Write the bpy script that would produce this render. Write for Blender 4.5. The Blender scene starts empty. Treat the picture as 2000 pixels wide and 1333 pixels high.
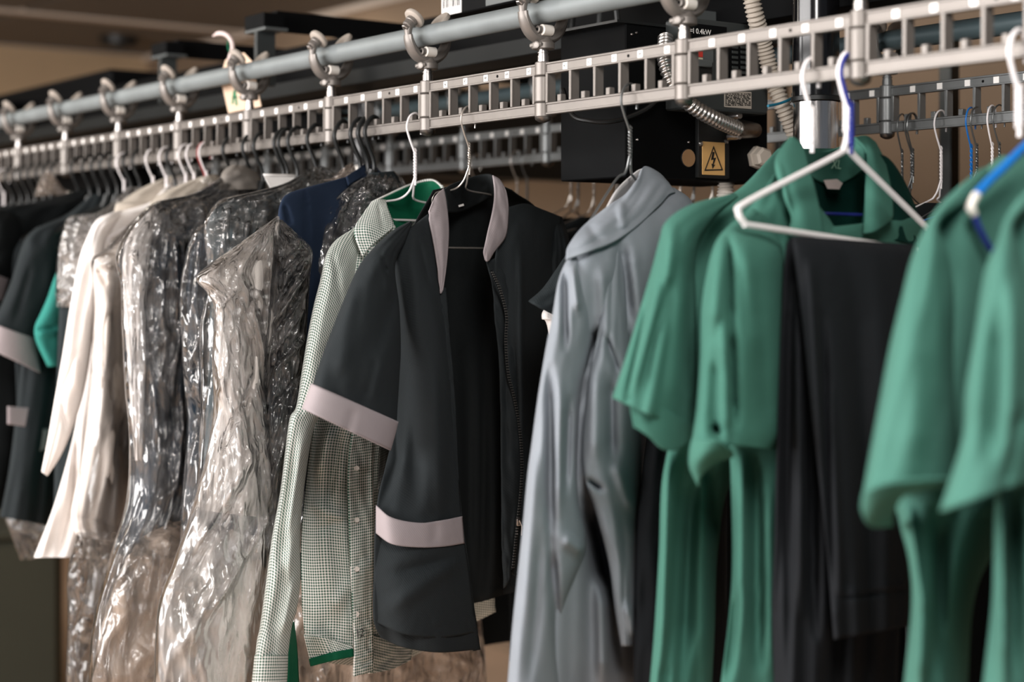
import bpy, math, random
import numpy as np
from mathutils import Vector, Matrix
random.seed(7)
# ---------------------------------------------------------------- camera, world, lights, exposure
S = bpy.context.scene
COL = S.collection
R = math.radians
F = 3300.0                                    # focal length in pixels of a 2000 px wide frame
HEAD = math.atan2(2432, 3300)                 # heading of the camera, from the rail direction (+Y) towards +X
SH, CH = math.sin(HEAD), math.cos(HEAD)
EYE = 1.55
HOR = 527.0
cam = bpy.data.cameras.new('camera'); camo = bpy.data.objects.new('camera', cam); COL.objects.link(camo)
camo.location = (0, 0, EYE); camo.rotation_euler = (R(90), 0, -HEAD)
cam.sensor_width = 36.0; cam.lens = 36.0 * F / 2000.0; cam.shift_y = -(666.5 - HOR) / 2000.0
cam.clip_start = .05; cam.clip_end = 60
cam.dof.use_dof = True; cam.dof.focus_distance = 2.50; cam.dof.aperture_fstop = 2.6
S.camera = camo
W = bpy.data.worlds.new('world'); S.world = W; W.use_nodes = True
W.node_tree.nodes['Background'].inputs[0].default_value = (.80, .88, 1.0, 1)
W.node_tree.nodes['Background'].inputs[1].default_value = .13

def area(name, loc, aim, sx, sy, power, col):
    l = bpy.data.lights.new(name, 'AREA'); l.shape = 'RECTANGLE'; l.size = sx; l.size_y = sy
    l.energy = power; l.color = col
    o = bpy.data.objects.new(name, l); COL.objects.link(o); o.location = loc
    o.rotation_euler = (Vector(aim) - Vector(loc)).to_track_quat('-Z', 'Y').to_euler()
    return o
area('window_daylight', (-2.3, 2.8, 2.0), (1.5, 2.4, 1.35), 4.8, 1.7, 310, (1.0, .97, .955))
area('ceiling_tube_near', (.55, .35, 2.72), (1.35, 1.2, 1.5), .4, 1.5, 54, (1.0, .965, .93))
area('ceiling_tube_far', (.2, 4.6, 2.72), (.9, 4.3, 1.2), .3, 1.5, 40, (1.0, .93, .84))
area('ceiling_tube_back', (3.0, 6.4, 2.70), (3.2, 6.5, .0), .3, 1.6, 21, (1.0, .89, .76))
S.view_settings.view_transform = 'Standard'; S.view_settings.look = 'None'
S.view_settings.exposure = 0.1; S.view_settings.gamma = 1.0; S.view_settings.use_curve_mapping = False
S.render.engine = 'CYCLES'
S.cycles.transparent_max_bounces = 40; S.cycles.max_bounces = 8

# ---------------------------------------------------------------- pixel <-> place
C0 = np.array([0, 0, EYE]); FW = np.array([SH, CH, 0.]); RT = np.array([CH, -SH, 0.]); UP = np.array([0, 0, 1.])
def rays(x, y):
    x = np.asarray(x, float); y = np.asarray(y, float)
    return FW + ((x - 1000) / F)[..., None] * RT + ((HOR - y) / F)[..., None] * UP
def at_plane(x, y, P0, n, c=0.):
    d = rays(x, y); t = (np.dot(np.asarray(P0) - C0, n) + np.asarray(c)) / (d @ n)
    return C0 + d * t[..., None]
def at_Y(x, y, Y):
    return Vector(at_plane(np.array(x), np.array(y), (0, Y, 0), np.array([0, 1., 0])))
def at_X(x, y, X):
    return Vector(at_plane(np.array(x), np.array(y), (X, 0, 0), np.array([1., 0, 0])))
RX, BX = 1.475, 2.11                           # the two rails run along Y at these X
HY0 = 1.326                                    # Y of the hinge nearest the right edge
def hook_Y(px): return (25068. / (px + 1432) - 8.086) * .3 + HY0
ZB, ZT, ZTUBE = EYE + .2216, EYE + .296, EYE + .370   # rail bottom, rail top, pipe centre
ZBAR = ZB + .017                               # top of the lower bar, where hooks sit

# ---------------------------------------------------------------- objects
def props(o, label=None, cat=None, group=None, kind=None):
    if label: o['label'] = label
    if cat: o['category'] = cat
    if group: o['group'] = group
    if kind: o['kind'] = kind
    return o
def thing(name, label, cat, loc=(0, 0, 0), group=None, kind=None):
    o = bpy.data.objects.new(name, None); COL.objects.link(o); o.location = loc; o.empty_display_size = .05
    return props(o, label, cat, group, kind)
def wloc(o):
    v = Vector((0, 0, 0))
    while o is not None: v += o.location; o = o.parent
    return v
def link(name, me, mat, parent=None, origin=None):
    o = bpy.data.objects.new(name, me); COL.objects.link(o)
    if mat is not None: me.materials.append(mat)
    o.parent = parent
    return o
def from_np(name, V, Q, mat, parent=None, UV=None, smooth=True, solid=0.):
    base = wloc(parent) if parent is not None else Vector((0, 0, 0))
    V = np.asarray(V, np.float32)
    if parent is None: base = Vector(V.mean(0).tolist())
    V = V - np.array(base, np.float32)
    me = bpy.data.meshes.new(name)
    Q = np.asarray(Q, np.int32); k = Q.shape[1]
    me.vertices.add(len(V)); me.vertices.foreach_set('co', V.ravel())
    me.loops.add(Q.size); me.loops.foreach_set('vertex_index', Q.ravel())
    me.polygons.add(len(Q)); me.polygons.foreach_set('loop_start', np.arange(0, Q.size, k, dtype=np.int32))
    me.polygons.foreach_set('use_smooth', np.full(len(Q), smooth))
    me.update(calc_edges=True)
    if UV is not None:
        l = me.uv_layers.new(name='uv'); l.data.foreach_set('uv', np.asarray(UV, np.float32)[Q.ravel()].ravel())
    me.validate()
    o = link(name, me, mat, parent)
    if parent is None: o.location = base
    if solid:
        m = o.modifiers.new('thickness', 'SOLIDIFY'); m.thickness = solid; m.offset = 0
    return o
class MB:
    def __init__(s): s.v = []; s.f = []; s.sm = []
    def add(s, vs, fs, smooth=False):
        b = len(s.v); s.v += [tuple(v) for v in vs]; s.f += [tuple(i + b for i in f) for f in fs]; s.sm += [smooth] * len(fs)
        return s
    def box(s, lo, hi, bev=0.):
        x0, y0, z0 = lo; x1, y1, z1 = hi
        if not bev:
            v = [(x, y, z) for x in (x0, x1) for y in (y0, y1) for z in (z0, z1)]
            return s.add(v, [(0, 1, 3, 2), (4, 6, 7, 5), (0, 4, 5, 1), (2, 3, 7, 6), (0, 2, 6, 4), (1, 5, 7, 3)])
        b = bev; v = []; idx = {}
        for i, x in enumerate((x0, x1)):
            for j, y in enumerate((y0, y1)):
                for k, z in enumerate((z0, z1)):
                    sx, sy, sz = (1, -1)[i], (1, -1)[j], (1, -1)[k]
                    idx[i, j, k, 0] = len(v); v.append((x, y + sy * b, z + sz * b))
                    idx[i, j, k, 1] = len(v); v.append((x + sx * b, y, z + sz * b))
                    idx[i, j, k, 2] = len(v); v.append((x + sx * b, y + sy * b, z))
        f = []
        for i in (0, 1):
            f.append(tuple(idx[i, j, k, 0] for j, k in ((0, 0), (1, 0), (1, 1), (0, 1))))
            f.append(tuple(idx[j, i, k, 1] for j, k in ((0, 0), (1, 0), (1, 1), (0, 1))))
            f.append(tuple(idx[j, k, i, 2] for j, k in ((0, 0), (1, 0), (1, 1), (0, 1))))
        for j in (0, 1):
            for k in (0, 1):
                f.append((idx[0, j, k, 1], idx[1, j, k, 1], idx[1, j, k, 2], idx[0, j, k, 2]))
                f.append((idx[j, 0, k, 0], idx[j, 1, k, 0], idx[j, 1, k, 2], idx[j, 0, k, 2]))
                f.append((idx[j, k, 0, 0], idx[j, k, 1, 0], idx[j, k, 1, 1], idx[j, k, 0, 1]))
        for i in (0, 1):
            for j in (0, 1):
                for k in (0, 1): f.append((idx[i, j, k, 0], idx[i, j, k, 1], idx[i, j, k, 2]))
        return s.add(v, f)
    def tube(s, pts, r, n=8, caps=True, flat=None):
        pts = [Vector(p) for p in pts]; m = len(pts)
        rs = r if hasattr(r, '__len__') else [r] * m
        up = None; vs = []
        for i, p in enumerate(pts):
            t = (pts[min(i + 1, m - 1)] - pts[max(i - 1, 0)]).normalized()
            if up is None:
                up = Vector((0, 1, 0)) if abs(t.y) < .9 else Vector((0, 0, 1))
            a = t.cross(up).normalized(); b = a.cross(t).normalized(); up = b
            for k in range(n):
                w = 2 * math.pi * k / n
                ra, rb = (rs[i], rs[i]) if flat is None else (rs[i], rs[i] * flat)
                vs.append(p + a * ra * math.cos(w) + b * rb * math.sin(w))
        fs = [(i * n + k, i * n + (k + 1) % n, (i + 1) * n + (k + 1) % n, (i + 1) * n + k) for i in range(m - 1) for k in range(n)]
        s.add(vs, fs, True)
        if caps: s.add(vs[:n], [tuple(range(n))[::-1]]); s.add(vs[-n:], [tuple(range(n))])
        return s
    def lathe(s, c, axis, prof, n=16, smooth=True):
        c = Vector(c); ax = Vector(axis).normalized()
        a = ax.orthogonal().normalized(); b = ax.cross(a)
        vs = []
        for h, r in prof:
            for k in range(n):
                w = 2 * math.pi * k / n
                vs.append(c + ax * h + (a * math.cos(w) + b * math.sin(w)) * max(r, 1e-5))
        m = len(prof)
        fs = [(i * n + k, i * n + (k + 1) % n, (i + 1) * n + (k + 1) % n, (i + 1) * n + k) for i in range(m - 1) for k in range(n)]
        s.add(vs, fs, smooth)
        s.add(vs[:n], [tuple(range(n))[::-1]]); s.add(vs[-n:], [tuple(range(n))])
        return s
    def cyl(s, a, b, r, n=16):
        a, b = Vector(a), Vector(b); h = (b - a).length; e = min(r * .12, h * .2)
        return s.lathe(a, b - a, [(0, r - e), (e, r), (h - e, r), (h, r - e)], n)
    def prism(s, pts, d):
        """a flat outline (3-D points) pushed along the vector d"""
        n = len(pts); d = Vector(d); a = [Vector(p) for p in pts]; b = [p + d for p in a]
        return s.add(a + b, [tuple(range(n)), tuple(range(2 * n - 1, n - 1, -1))] + [(i, i + n, (i + 1) % n + n, (i + 1) % n) for i in range(n)])
    def mesh(s, name, base=(0, 0, 0)):
        base = Vector(base); me = bpy.data.meshes.new(name)
        me.from_pydata([Vector(v) - base for v in s.v], [], s.f)
        me.polygons.foreach_set('use_smooth', s.sm); me.update(); me.set_sharp_from_angle(angle=R(38))
        return me
    def build(s, name, mat, parent=None):
        base = wloc(parent) if parent is not None else sum((Vector(v) for v in s.v), Vector()) / len(s.v)
        o = link(name, s.mesh(name, base), mat, parent)
        if parent is None: o.location = base
        # recalc normals outward
        return o
def copy_tree(o, parent=None):
    c = o.copy(); COL.objects.link(c); c.parent = parent
    for ch in [x for x in KIDS.get(o.name, [])]: copy_tree(ch, c)
    return c
KIDS = {}
def kids_of(root):
    KIDS.clear()
    for o in COL.objects:
        if o.parent is not None: KIDS.setdefault(o.parent.name, []).append(o)
def smooth_path(pts, k=6):
    P = np.array(pts, float); t = np.linspace(0, 1, (len(pts) - 1) * k + 1)
    return [Vector(p) for p in cr(P, t)]
def cr(P, t):
    """Catmull-Rom through the rows of P at parameters t in 0..1"""
    n = len(P)
    if n == 1: return np.repeat(P, len(t), 0)
    x = np.clip(np.asarray(t) * (n - 1), 0, n - 1 - 1e-9); i = x.astype(int); f = (x - i).reshape((-1,) + (1,) * (P.ndim - 1))
    Q = np.concatenate([2 * P[:1] - P[1:2], P, 2 * P[-1:] - P[-2:-1]], 0)
    a, b, c, d = Q[i], Q[i + 1], Q[i + 2], Q[i + 3]
    return .5 * (2 * b + (c - a) * f + (2 * a - 5 * b + 4 * c - d) * f ** 2 + (3 * b - a - 3 * c + d) * f ** 3)
_rng = np.random.RandomState(3); _perm = _rng.permutation(512); _gr = _rng.rand(512) * 2 * np.pi
def perlin(x, y, seed=0):
    x = np.asarray(x, float) + seed * 17.31; y = np.asarray(y, float) + seed * 9.73
    xi = np.floor(x).astype(int); yi = np.floor(y).astype(int); xf = x - xi; yf = y - yi
    def g(ix, iy, dx, dy):
        a = _gr[_perm[(_perm[ix & 511] + iy) & 511]]; return np.cos(a) * dx + np.sin(a) * dy
    u = xf ** 3 * (xf * (xf * 6 - 15) + 10); v = yf ** 3 * (yf * (yf * 6 - 15) + 10)
    a = g(xi, yi, xf, yf); b = g(xi + 1, yi, xf - 1, yf); c = g(xi, yi + 1, xf, yf - 1); d = g(xi + 1, yi + 1, xf - 1, yf - 1)
    return 1.5 * ((a + u * (b - a)) + v * ((c + u * (d - c)) - (a + u * (b - a))))
# ---------------------------------------------------------------- cloth surfaces
class Plane:
    """an upright plane through a hook on a rail, turned by yaw; pixels or (across, up) metres become places in it"""
    def __init__(s, Y, yaw=0., X=RX):
        s.P0 = np.array([X, Y, ZBAR]); a = R(yaw)
        s.e = np.array([math.cos(a), math.sin(a), 0.]); s.n = np.array([-math.sin(a), math.cos(a), 0.])
        s.loc = tuple(s.P0)
    def px(s, A): return at_plane(A[..., 0], A[..., 1], s.P0, s.n, A[..., 2])
    def lo(s, A): return s.P0 + A[..., 0:1] * s.e + A[..., 1:2] * UP + A[..., 2:3] * s.n
def three(rows): return np.array([[tuple(p) + (0.,) * (3 - len(p)) for p in r] for r in rows], float)
def foldsum(A, folds):
    d = np.zeros(A.shape[:-1])
    for f in folds:
        pts, w, amp = f[:-2], f[-2], f[-1]
        if not hasattr(pts[0], '__len__'): pts = [(pts[i], pts[i + 1]) for i in range(0, len(pts), 2)]
        pts = np.array(pts, float); best = np.full(A.shape[:-1], 1e9); arc = np.zeros(A.shape[:-1])
        L = np.r_[0, np.cumsum(np.hypot(*np.diff(pts, axis=0).T))]
        for k in range(len(pts) - 1):
            a, b = pts[k], pts[k + 1]; ab = b - a; q = A[..., :2] - a
            t = np.clip((q @ ab) / (ab @ ab), 0, 1); dd = np.hypot(q[..., 0] - t * ab[0], q[..., 1] - t * ab[1])
            m = dd < best; best = np.where(m, dd, best); arc = np.where(m, L[k] + t * (L[k + 1] - L[k]), arc)
        s = arc / L[-1]; tap = np.clip(np.minimum(s, 1 - s) * 4 + .25, 0, 1)
        d += amp * np.exp(-(best / w) ** 2) * tap
    return d
def wave(U, V, drape):
    d = np.zeros(U.shape)
    for kind, amp, fu, fv, seed in drape:
        if kind == 'd':      # hanging folds, deeper towards the hem
            d += amp * np.clip(V * 1.4 + .12, 0, 1) * (perlin(U * fu + .25 * np.sin(V * 3 + seed), V * fv, seed) * 1.3)
        elif kind == 'w':    # overall wrinkles
            d += amp * perlin(U * fu + V * 2.1, V * fv - U * 1.3, seed)
        elif kind == 'c':    # crumpled film: sharp creases
            a = perlin(U * fu + V * 1.2, V * fv + U * .8, seed); b = perlin(U * fu * 2.3 - V * 2, V * fv * 2.1 + U * 2, seed + 5)
            d += amp * (np.abs(a) * 1.6 - .35 + .55 * np.abs(b))
        elif kind == 'x':    # long slanting film creases
            p = U * .42; a = p * .80 + V * .60; b = -p * .60 + V * .80
            n1 = perlin(a * fu * .28 + seed, b * fu + .6 * perlin(a * 3, b * 3, seed + 2), seed); n2 = perlin(a * fv * .3, b * fv, seed + 9)
            d += amp * (np.abs(n1) * 1.6 - .35 + .6 * np.abs(n2)) * (1 - .6 * np.clip((V - .5) * 4, 0, 1))
        elif kind == 's':    # soft pressed pleats
            d += amp * np.clip(V * 1.6, 0, 1) * np.sin(2 * np.pi * (fu * U + fv * np.sin(V * 2 + seed)) + seed)
    return d
def arcs(Pw):
    nv, nu = Pw.shape[:2]
    du = np.linalg.norm(np.diff(Pw, axis=1), axis=2); cu = np.concatenate([np.zeros((nv, 1)), np.cumsum(du, 1)], 1); cu -= cu[:, nu // 2:nu // 2 + 1]
    dv = np.linalg.norm(np.diff(Pw, axis=0), axis=2); cv = np.concatenate([np.zeros((1, nu)), np.cumsum(dv, 0)], 0)
    return np.stack([cu, -cv], -1)
def patch(name, pl, rows, mat, parent, nu=40, nv=60, folds=(), drape=(), space='px', solid=.0016):
    A = three(rows); u = np.linspace(0, 1, nu); v = np.linspace(0, 1, nv)
    G = cr(np.moveaxis(A, 1, 0), u); G = np.moveaxis(G, 0, 1); G = cr(G, v)          # nv x nu x 3
    U, V = np.meshgrid(u, v)
    fn = pl.px if space == 'px' else pl.lo
    uv = arcs(fn(G)); G[..., 2] += foldsum(G, folds) + wave(U, V, drape)
    Pw = fn(G)
    i = np.arange(nv * nu).reshape(nv, nu)
    Q = np.stack([i[:-1, :-1], i[1:, :-1], i[1:, 1:], i[:-1, 1:]], -1).reshape(-1, 4)
    return from_np(name, Pw.reshape(-1, 3), Q, mat, parent, uv.reshape(-1, 2), True, solid)
def shell(name, pl, L, Rr, mat, parent, T=.04, c=0., nu=34, nv=70, folds=(), drape=(), space='px', back=.6, sharp=.75, solid=0.):
    """a closed tube of cloth: front and back sheets that meet at the outlines L and Rr; T = half thickness down the length"""
    L = three([L])[0]; Rr = three([Rr])[0]
    v = np.linspace(0, 1, nv); Lv = cr(L, v); Rv = cr(Rr, v)
    Tv = cr(np.array(T if hasattr(T, '__len__') else [T, T], float)[:, None], v)[:, 0]
    Cv = cr(np.array(c if hasattr(c, '__len__') else [c, c], float)[:, None], v)[:, 0]
    t = np.linspace(0, 1, nu); u = (1 - np.cos(np.pi * t)) / 2; s = np.sin(np.pi * t) ** sharp
    U, V = np.meshgrid(u, v)
    Gf = Lv[:, None] * (1 - u)[None, :, None] + Rv[:, None] * u[None, :, None]
    Gb = Gf.copy()
    fn = pl.px if space == 'px' else pl.lo
    H = Gf.copy(); H[..., 2] += Cv[:, None] - Tv[:, None] * s[None]; uvf = arcs(fn(H))
    w = wave(U, V, drape); fo = foldsum(Gf, folds); edge = np.minimum(1, s[None, :] * 1.5)
    Gf[..., 2] += Cv[:, None] - Tv[:, None] * s[None] + w + fo * edge
    Gb[..., 2] += Cv[:, None] + Tv[:, None] * back * s[None] + w * (1 - edge) + .4 * w * edge
    Gb[:, 0] = Gf[:, 0]; Gb[:, -1] = Gf[:, -1]
    Pf, Pb = fn(Gf), fn(Gb)[:, 1:-1][:, ::-1]
    P = np.concatenate([Pf, Pb], 1); n = P.shape[1]
    i = np.arange(nv * n).reshape(nv, n); j = np.roll(i, -1, 1)
    Q = np.stack([i[:-1], i[1:], j[1:], j[:-1]], -1).reshape(-1, 4)
    uvb = arcs(Pb)
    return from_np(name, P.reshape(-1, 3), Q, mat, parent, np.concatenate([uvf, uvb], 1).reshape(-1, 2), True, solid)
def pxtube(pl, pts, r, k=5, n=6):
    """tube through pixel points (x, y, c) in a garment plane"""
    A = three([pts])[0]; A = cr(A, np.linspace(0, 1, (len(A) - 1) * k + 1))
    return [Vector(p) for p in pl.px(A)]

# ---------------------------------------------------------------- materials
def new_mat(name):
    m = bpy.data.materials.new(name); m.use_nodes = True
    nt = m.node_tree; return m, nt, nt.nodes['Principled BSDF'], nt.nodes['Material Output']
def nd(nt, typ, **kw):
    n = nt.nodes.new(typ)
    for k, v in kw.items():
        if hasattr(n, k): setattr(n, k, v)
        else: n.inputs[k].default_value = v
    return n
def srgb(c):
    return tuple((x / 255 / 12.92 if x / 255 <= .04045 else ((x / 255 + .055) / 1.055) ** 2.4) for x in c) + (1,)
def plain(name, rgb, rough=.5, metal=0., noise=.0, nscale=30., bump=0., spec=.5, coat=0.):
    m, nt, b, out = new_mat(name); col = srgb(rgb)
    b.inputs['Base Color'].default_value = col; b.inputs['Roughness'].default_value = rough
    b.inputs['Metallic'].default_value = metal; b.inputs['Specular IOR Level'].default_value = spec; b.inputs['Coat Weight'].default_value = coat
    tc = nd(nt, 'ShaderNodeTexCoord'); no = nd(nt, 'ShaderNodeTexNoise', Scale=nscale, Detail=4.)
    nt.links.new(tc.outputs['Object'], no.inputs['Vector'])
    if noise:
        mx = nd(nt, 'ShaderNodeMixRGB', blend_type='MULTIPLY'); mx.inputs[1].default_value = col
        mr = nd(nt, 'ShaderNodeMapRange'); mr.inputs['To Min'].default_value = 1 - noise; mr.inputs['To Max'].default_value = 1 + noise
        nt.links.new(no.outputs['Fac'], mr.inputs['Value']); mx.inputs[0].default_value = 1
        nt.links.new(mr.outputs[0], mx.inputs[2]); nt.links.new(mx.outputs[0], b.inputs['Base Color'])
        r2 = nd(nt, 'ShaderNodeMapRange'); r2.inputs['To Min'].default_value = max(0, rough - noise * .5); r2.inputs['To Max'].default_value = min(1, rough + noise * .5)
        nt.links.new(no.outputs['Fac'], r2.inputs['Value']); nt.links.new(r2.outputs[0], b.inputs['Roughness'])
    if bump:
        bp = nd(nt, 'ShaderNodeBump', Strength=bump, Distance=.002); nt.links.new(no.outputs['Fac'], bp.inputs['Height']); nt.links.new(bp.outputs[0], b.inputs['Normal'])
    return m
def fabric(name, rgb, rough=.9, sheen=.1, bump=.25, wscale=900., crease=.3, spec=.12):
    m, nt, b, out = new_mat(name); col = srgb(rgb)
    b.inputs['Roughness'].default_value = rough; b.inputs['Specular IOR Level'].default_value = spec
    b.inputs['Sheen Weight'].default_value = sheen; b.inputs['Sheen Roughness'].default_value = .6
    b.inputs['Sheen Tint'].default_value = tuple(min(1, x * 2.5) for x in col[:3]) + (1,)
    uv = nd(nt, 'ShaderNodeUVMap'); tc = nd(nt, 'ShaderNodeTexCoord')
    a = nd(nt, 'ShaderNodeTexWave', wave_type='BANDS', bands_direction='DIAGONAL', Scale=wscale / 6, Distortion=.4)
    nt.links.new(uv.outputs[0], a.inputs['Vector'])
    big = nd(nt, 'ShaderNodeTexNoise', Scale=11., Detail=5., Roughness=.6); nt.links.new(tc.outputs['Object'], big.inputs['Vector'])
    mr = nd(nt, 'ShaderNodeMapRange'); mr.inputs['To Min'].default_value = .86; mr.inputs['To Max'].default_value = 1.14
    nt.links.new(big.outputs['Fac'], mr.inputs['Value'])
    mx = nd(nt, 'ShaderNodeMixRGB', blend_type='MULTIPLY'); mx.inputs[0].default_value = 1; mx.inputs[1].default_value = col
    nt.links.new(mr.outputs[0], mx.inputs[2]); nt.links.new(mx.outputs[0], b.inputs['Base Color'])
    wr = nd(nt, 'ShaderNodeTexNoise', Scale=26., Detail=3., Distortion=.8); nt.links.new(tc.outputs['Object'], wr.inputs['Vector'])
    b1 = nd(nt, 'ShaderNodeBump', Strength=crease, Distance=.006); nt.links.new(wr.outputs['Fac'], b1.inputs['Height'])
    b2 = nd(nt, 'ShaderNodeBump', Strength=bump, Distance=.0006); nt.links.new(a.outputs['Fac'], b2.inputs['Height']); nt.links.new(b1.outputs[0], b2.inputs['Normal'])
    nt.links.new(b2.outputs[0], b.inputs['Normal'])
    return m
def gingham(name, light, dark, pitch=.0042):
    m, nt, b, out = new_mat(name); b.inputs['Roughness'].default_value = .8; b.inputs['Specular IOR Level'].default_value = .25
    uv = nd(nt, 'ShaderNodeUVMap'); sp = nd(nt, 'ShaderNodeSeparateXYZ'); nt.links.new(uv.outputs[0], sp.inputs[0])
    def stripe(o):
        d = nd(nt, 'ShaderNodeMath', operation='DIVIDE'); d.inputs[1].default_value = pitch; nt.links.new(sp.outputs[o], d.inputs[0])
        f = nd(nt, 'ShaderNodeMath', operation='FRACT'); nt.links.new(d.outputs[0], f.inputs[0])
        g = nd(nt, 'ShaderNodeMath', operation='GREATER_THAN'); g.inputs[1].default_value = .5; nt.links.new(f.outputs[0], g.inputs[0]); return g
    a, c = stripe(0), stripe(1)
    s = nd(nt, 'ShaderNodeMath', operation='ADD'); nt.links.new(a.outputs[0], s.inputs[0]); nt.links.new(c.outputs[0], s.inputs[1])
    h = nd(nt, 'ShaderNodeMath', operation='MULTIPLY'); h.inputs[1].default_value = .5; nt.links.new(s.outputs[0], h.inputs[0])
    rp = nd(nt, 'ShaderNodeValToRGB'); rp.color_ramp.interpolation = 'CONSTANT'
    l, d = srgb(light), srgb(dark); mid = tuple((l[i] * .55 + d[i] * .45) for i in range(3)) + (1,)
    rp.color_ramp.elements[0].color = l; rp.color_ramp.elements[1].position = .25; rp.color_ramp.elements[1].color = mid
    e = rp.color_ramp.elements.new(.75); e.color = d
    nt.links.new(h.outputs[0], rp.inputs[0]); nt.links.new(rp.outputs[0], b.inputs['Base Color'])
    tc = nd(nt, 'ShaderNodeTexCoord'); wr = nd(nt, 'ShaderNodeTexNoise', Scale=30., Detail=3., Distortion=.6); nt.links.new(tc.outputs['Object'], wr.inputs['Vector'])
    b1 = nd(nt, 'ShaderNodeBump', Strength=.3, Distance=.005); nt.links.new(wr.outputs['Fac'], b1.inputs['Height']); nt.links.new(b1.outputs[0], b.inputs['Normal'])
    return m
def film(name, milk=.1, gloss=1.3, rough=.13, crinkle=.7, tint=(250, 244, 240)):
    m, nt, b, out = new_mat(name); nt.nodes.remove(b)
    tc = nd(nt, 'ShaderNodeTexCoord'); mp = nd(nt, 'ShaderNodeMapping'); mp.inputs['Scale'].default_value = (1, 1, .45)
    nt.links.new(tc.outputs['Object'], mp.inputs[0])
    vo = nd(nt, 'ShaderNodeTexVoronoi', Scale=52., feature='SMOOTH_F1'); vo.inputs['Smoothness'].default_value = .6; nt.links.new(mp.outputs[0], vo.inputs['Vector'])
    no = nd(nt, 'ShaderNodeTexNoise', Scale=20., Detail=2.6, Roughness=.55, Distortion=1.3); nt.links.new(mp.outputs[0], no.inputs['Vector'])
    b1 = nd(nt, 'ShaderNodeBump', Strength=crinkle, Distance=.02); nt.links.new(no.outputs['Fac'], b1.inputs['Height'])
    b2 = nd(nt, 'ShaderNodeBump', Strength=crinkle * .16, Distance=.006); nt.links.new(vo.outputs['Distance'], b2.inputs['Height']); nt.links.new(b1.outputs[0], b2.inputs['Normal'])
    uvn = nd(nt, 'ShaderNodeUVMap'); sx = nd(nt, 'ShaderNodeSeparateXYZ'); nt.links.new(uvn.outputs[0], sx.inputs[0])
    for bn, k in ((b1, crinkle), (b2, crinkle * .16)):      # taut film that hangs free below the garment is smoother
        r = nd(nt, 'ShaderNodeMapRange'); r.inputs['From Min'].default_value = -.62; r.inputs['From Max'].default_value = -.45; r.inputs['To Min'].default_value = k * .3; r.inputs['To Max'].default_value = k
        nt.links.new(sx.outputs[1], r.inputs['Value']); nt.links.new(r.outputs[0], bn.inputs['Strength'])
    fr = nd(nt, 'ShaderNodeFresnel', IOR=1.5); nt.links.new(b2.outputs[0], fr.inputs['Normal'])
    mu = nd(nt, 'ShaderNodeMath', operation='MULTIPLY', use_clamp=True); mu.inputs[1].default_value = gloss; nt.links.new(fr.outputs[0], mu.inputs[0])
    tr = nd(nt, 'ShaderNodeBsdfTransparent'); tr.inputs[0].default_value = (.97, .97, .97, 1)
    gl = nd(nt, 'ShaderNodeBsdfGlossy', Roughness=rough); nt.links.new(b2.outputs[0], gl.inputs['Normal'])
    df = nd(nt, 'ShaderNodeBsdfDiffuse'); df.inputs[0].default_value = srgb(tint); nt.links.new(b2.outputs[0], df.inputs['Normal'])
    tl = nd(nt, 'ShaderNodeBsdfTranslucent'); tl.inputs[0].default_value = srgb(tint); nt.links.new(b2.outputs[0], tl.inputs['Normal'])
    mm = nd(nt, 'ShaderNodeMixShader'); mm.inputs[0].default_value = .45; nt.links.new(df.outputs[0], mm.inputs[1]); nt.links.new(tl.outputs[0], mm.inputs[2])
    mp2 = nd(nt, 'ShaderNodeMapping'); mp2.inputs['Scale'].default_value = (1, 1, .4); nt.links.new(tc.outputs['Object'], mp2.inputs[0])
    nm = nd(nt, 'ShaderNodeTexNoise', Scale=13., Detail=3., Distortion=1.5); nt.links.new(mp2.outputs[0], nm.inputs['Vector'])
    mk = nd(nt, 'ShaderNodeMapRange'); mk.inputs['From Min'].default_value = .36; mk.inputs['From Max'].default_value = .66; mk.inputs['To Min'].default_value = milk * .25; mk.inputs['To Max'].default_value = min(.85, milk * 2.0); nt.links.new(nm.outputs['Fac'], mk.inputs['Value'])
    m1 = nd(nt, 'ShaderNodeMixShader'); nt.links.new(mk.outputs[0], m1.inputs[0]); nt.links.new(tr.outputs[0], m1.inputs[1]); nt.links.new(mm.outputs[0], m1.inputs[2])
    m2 = nd(nt, 'ShaderNodeMixShader'); nt.links.new(mu.outputs[0], m2.inputs[0]); nt.links.new(m1.outputs[0], m2.inputs[1]); nt.links.new(gl.outputs[0], m2.inputs[2])
    nt.links.new(m2.outputs[0], out.inputs['Surface'])
    return m
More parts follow.
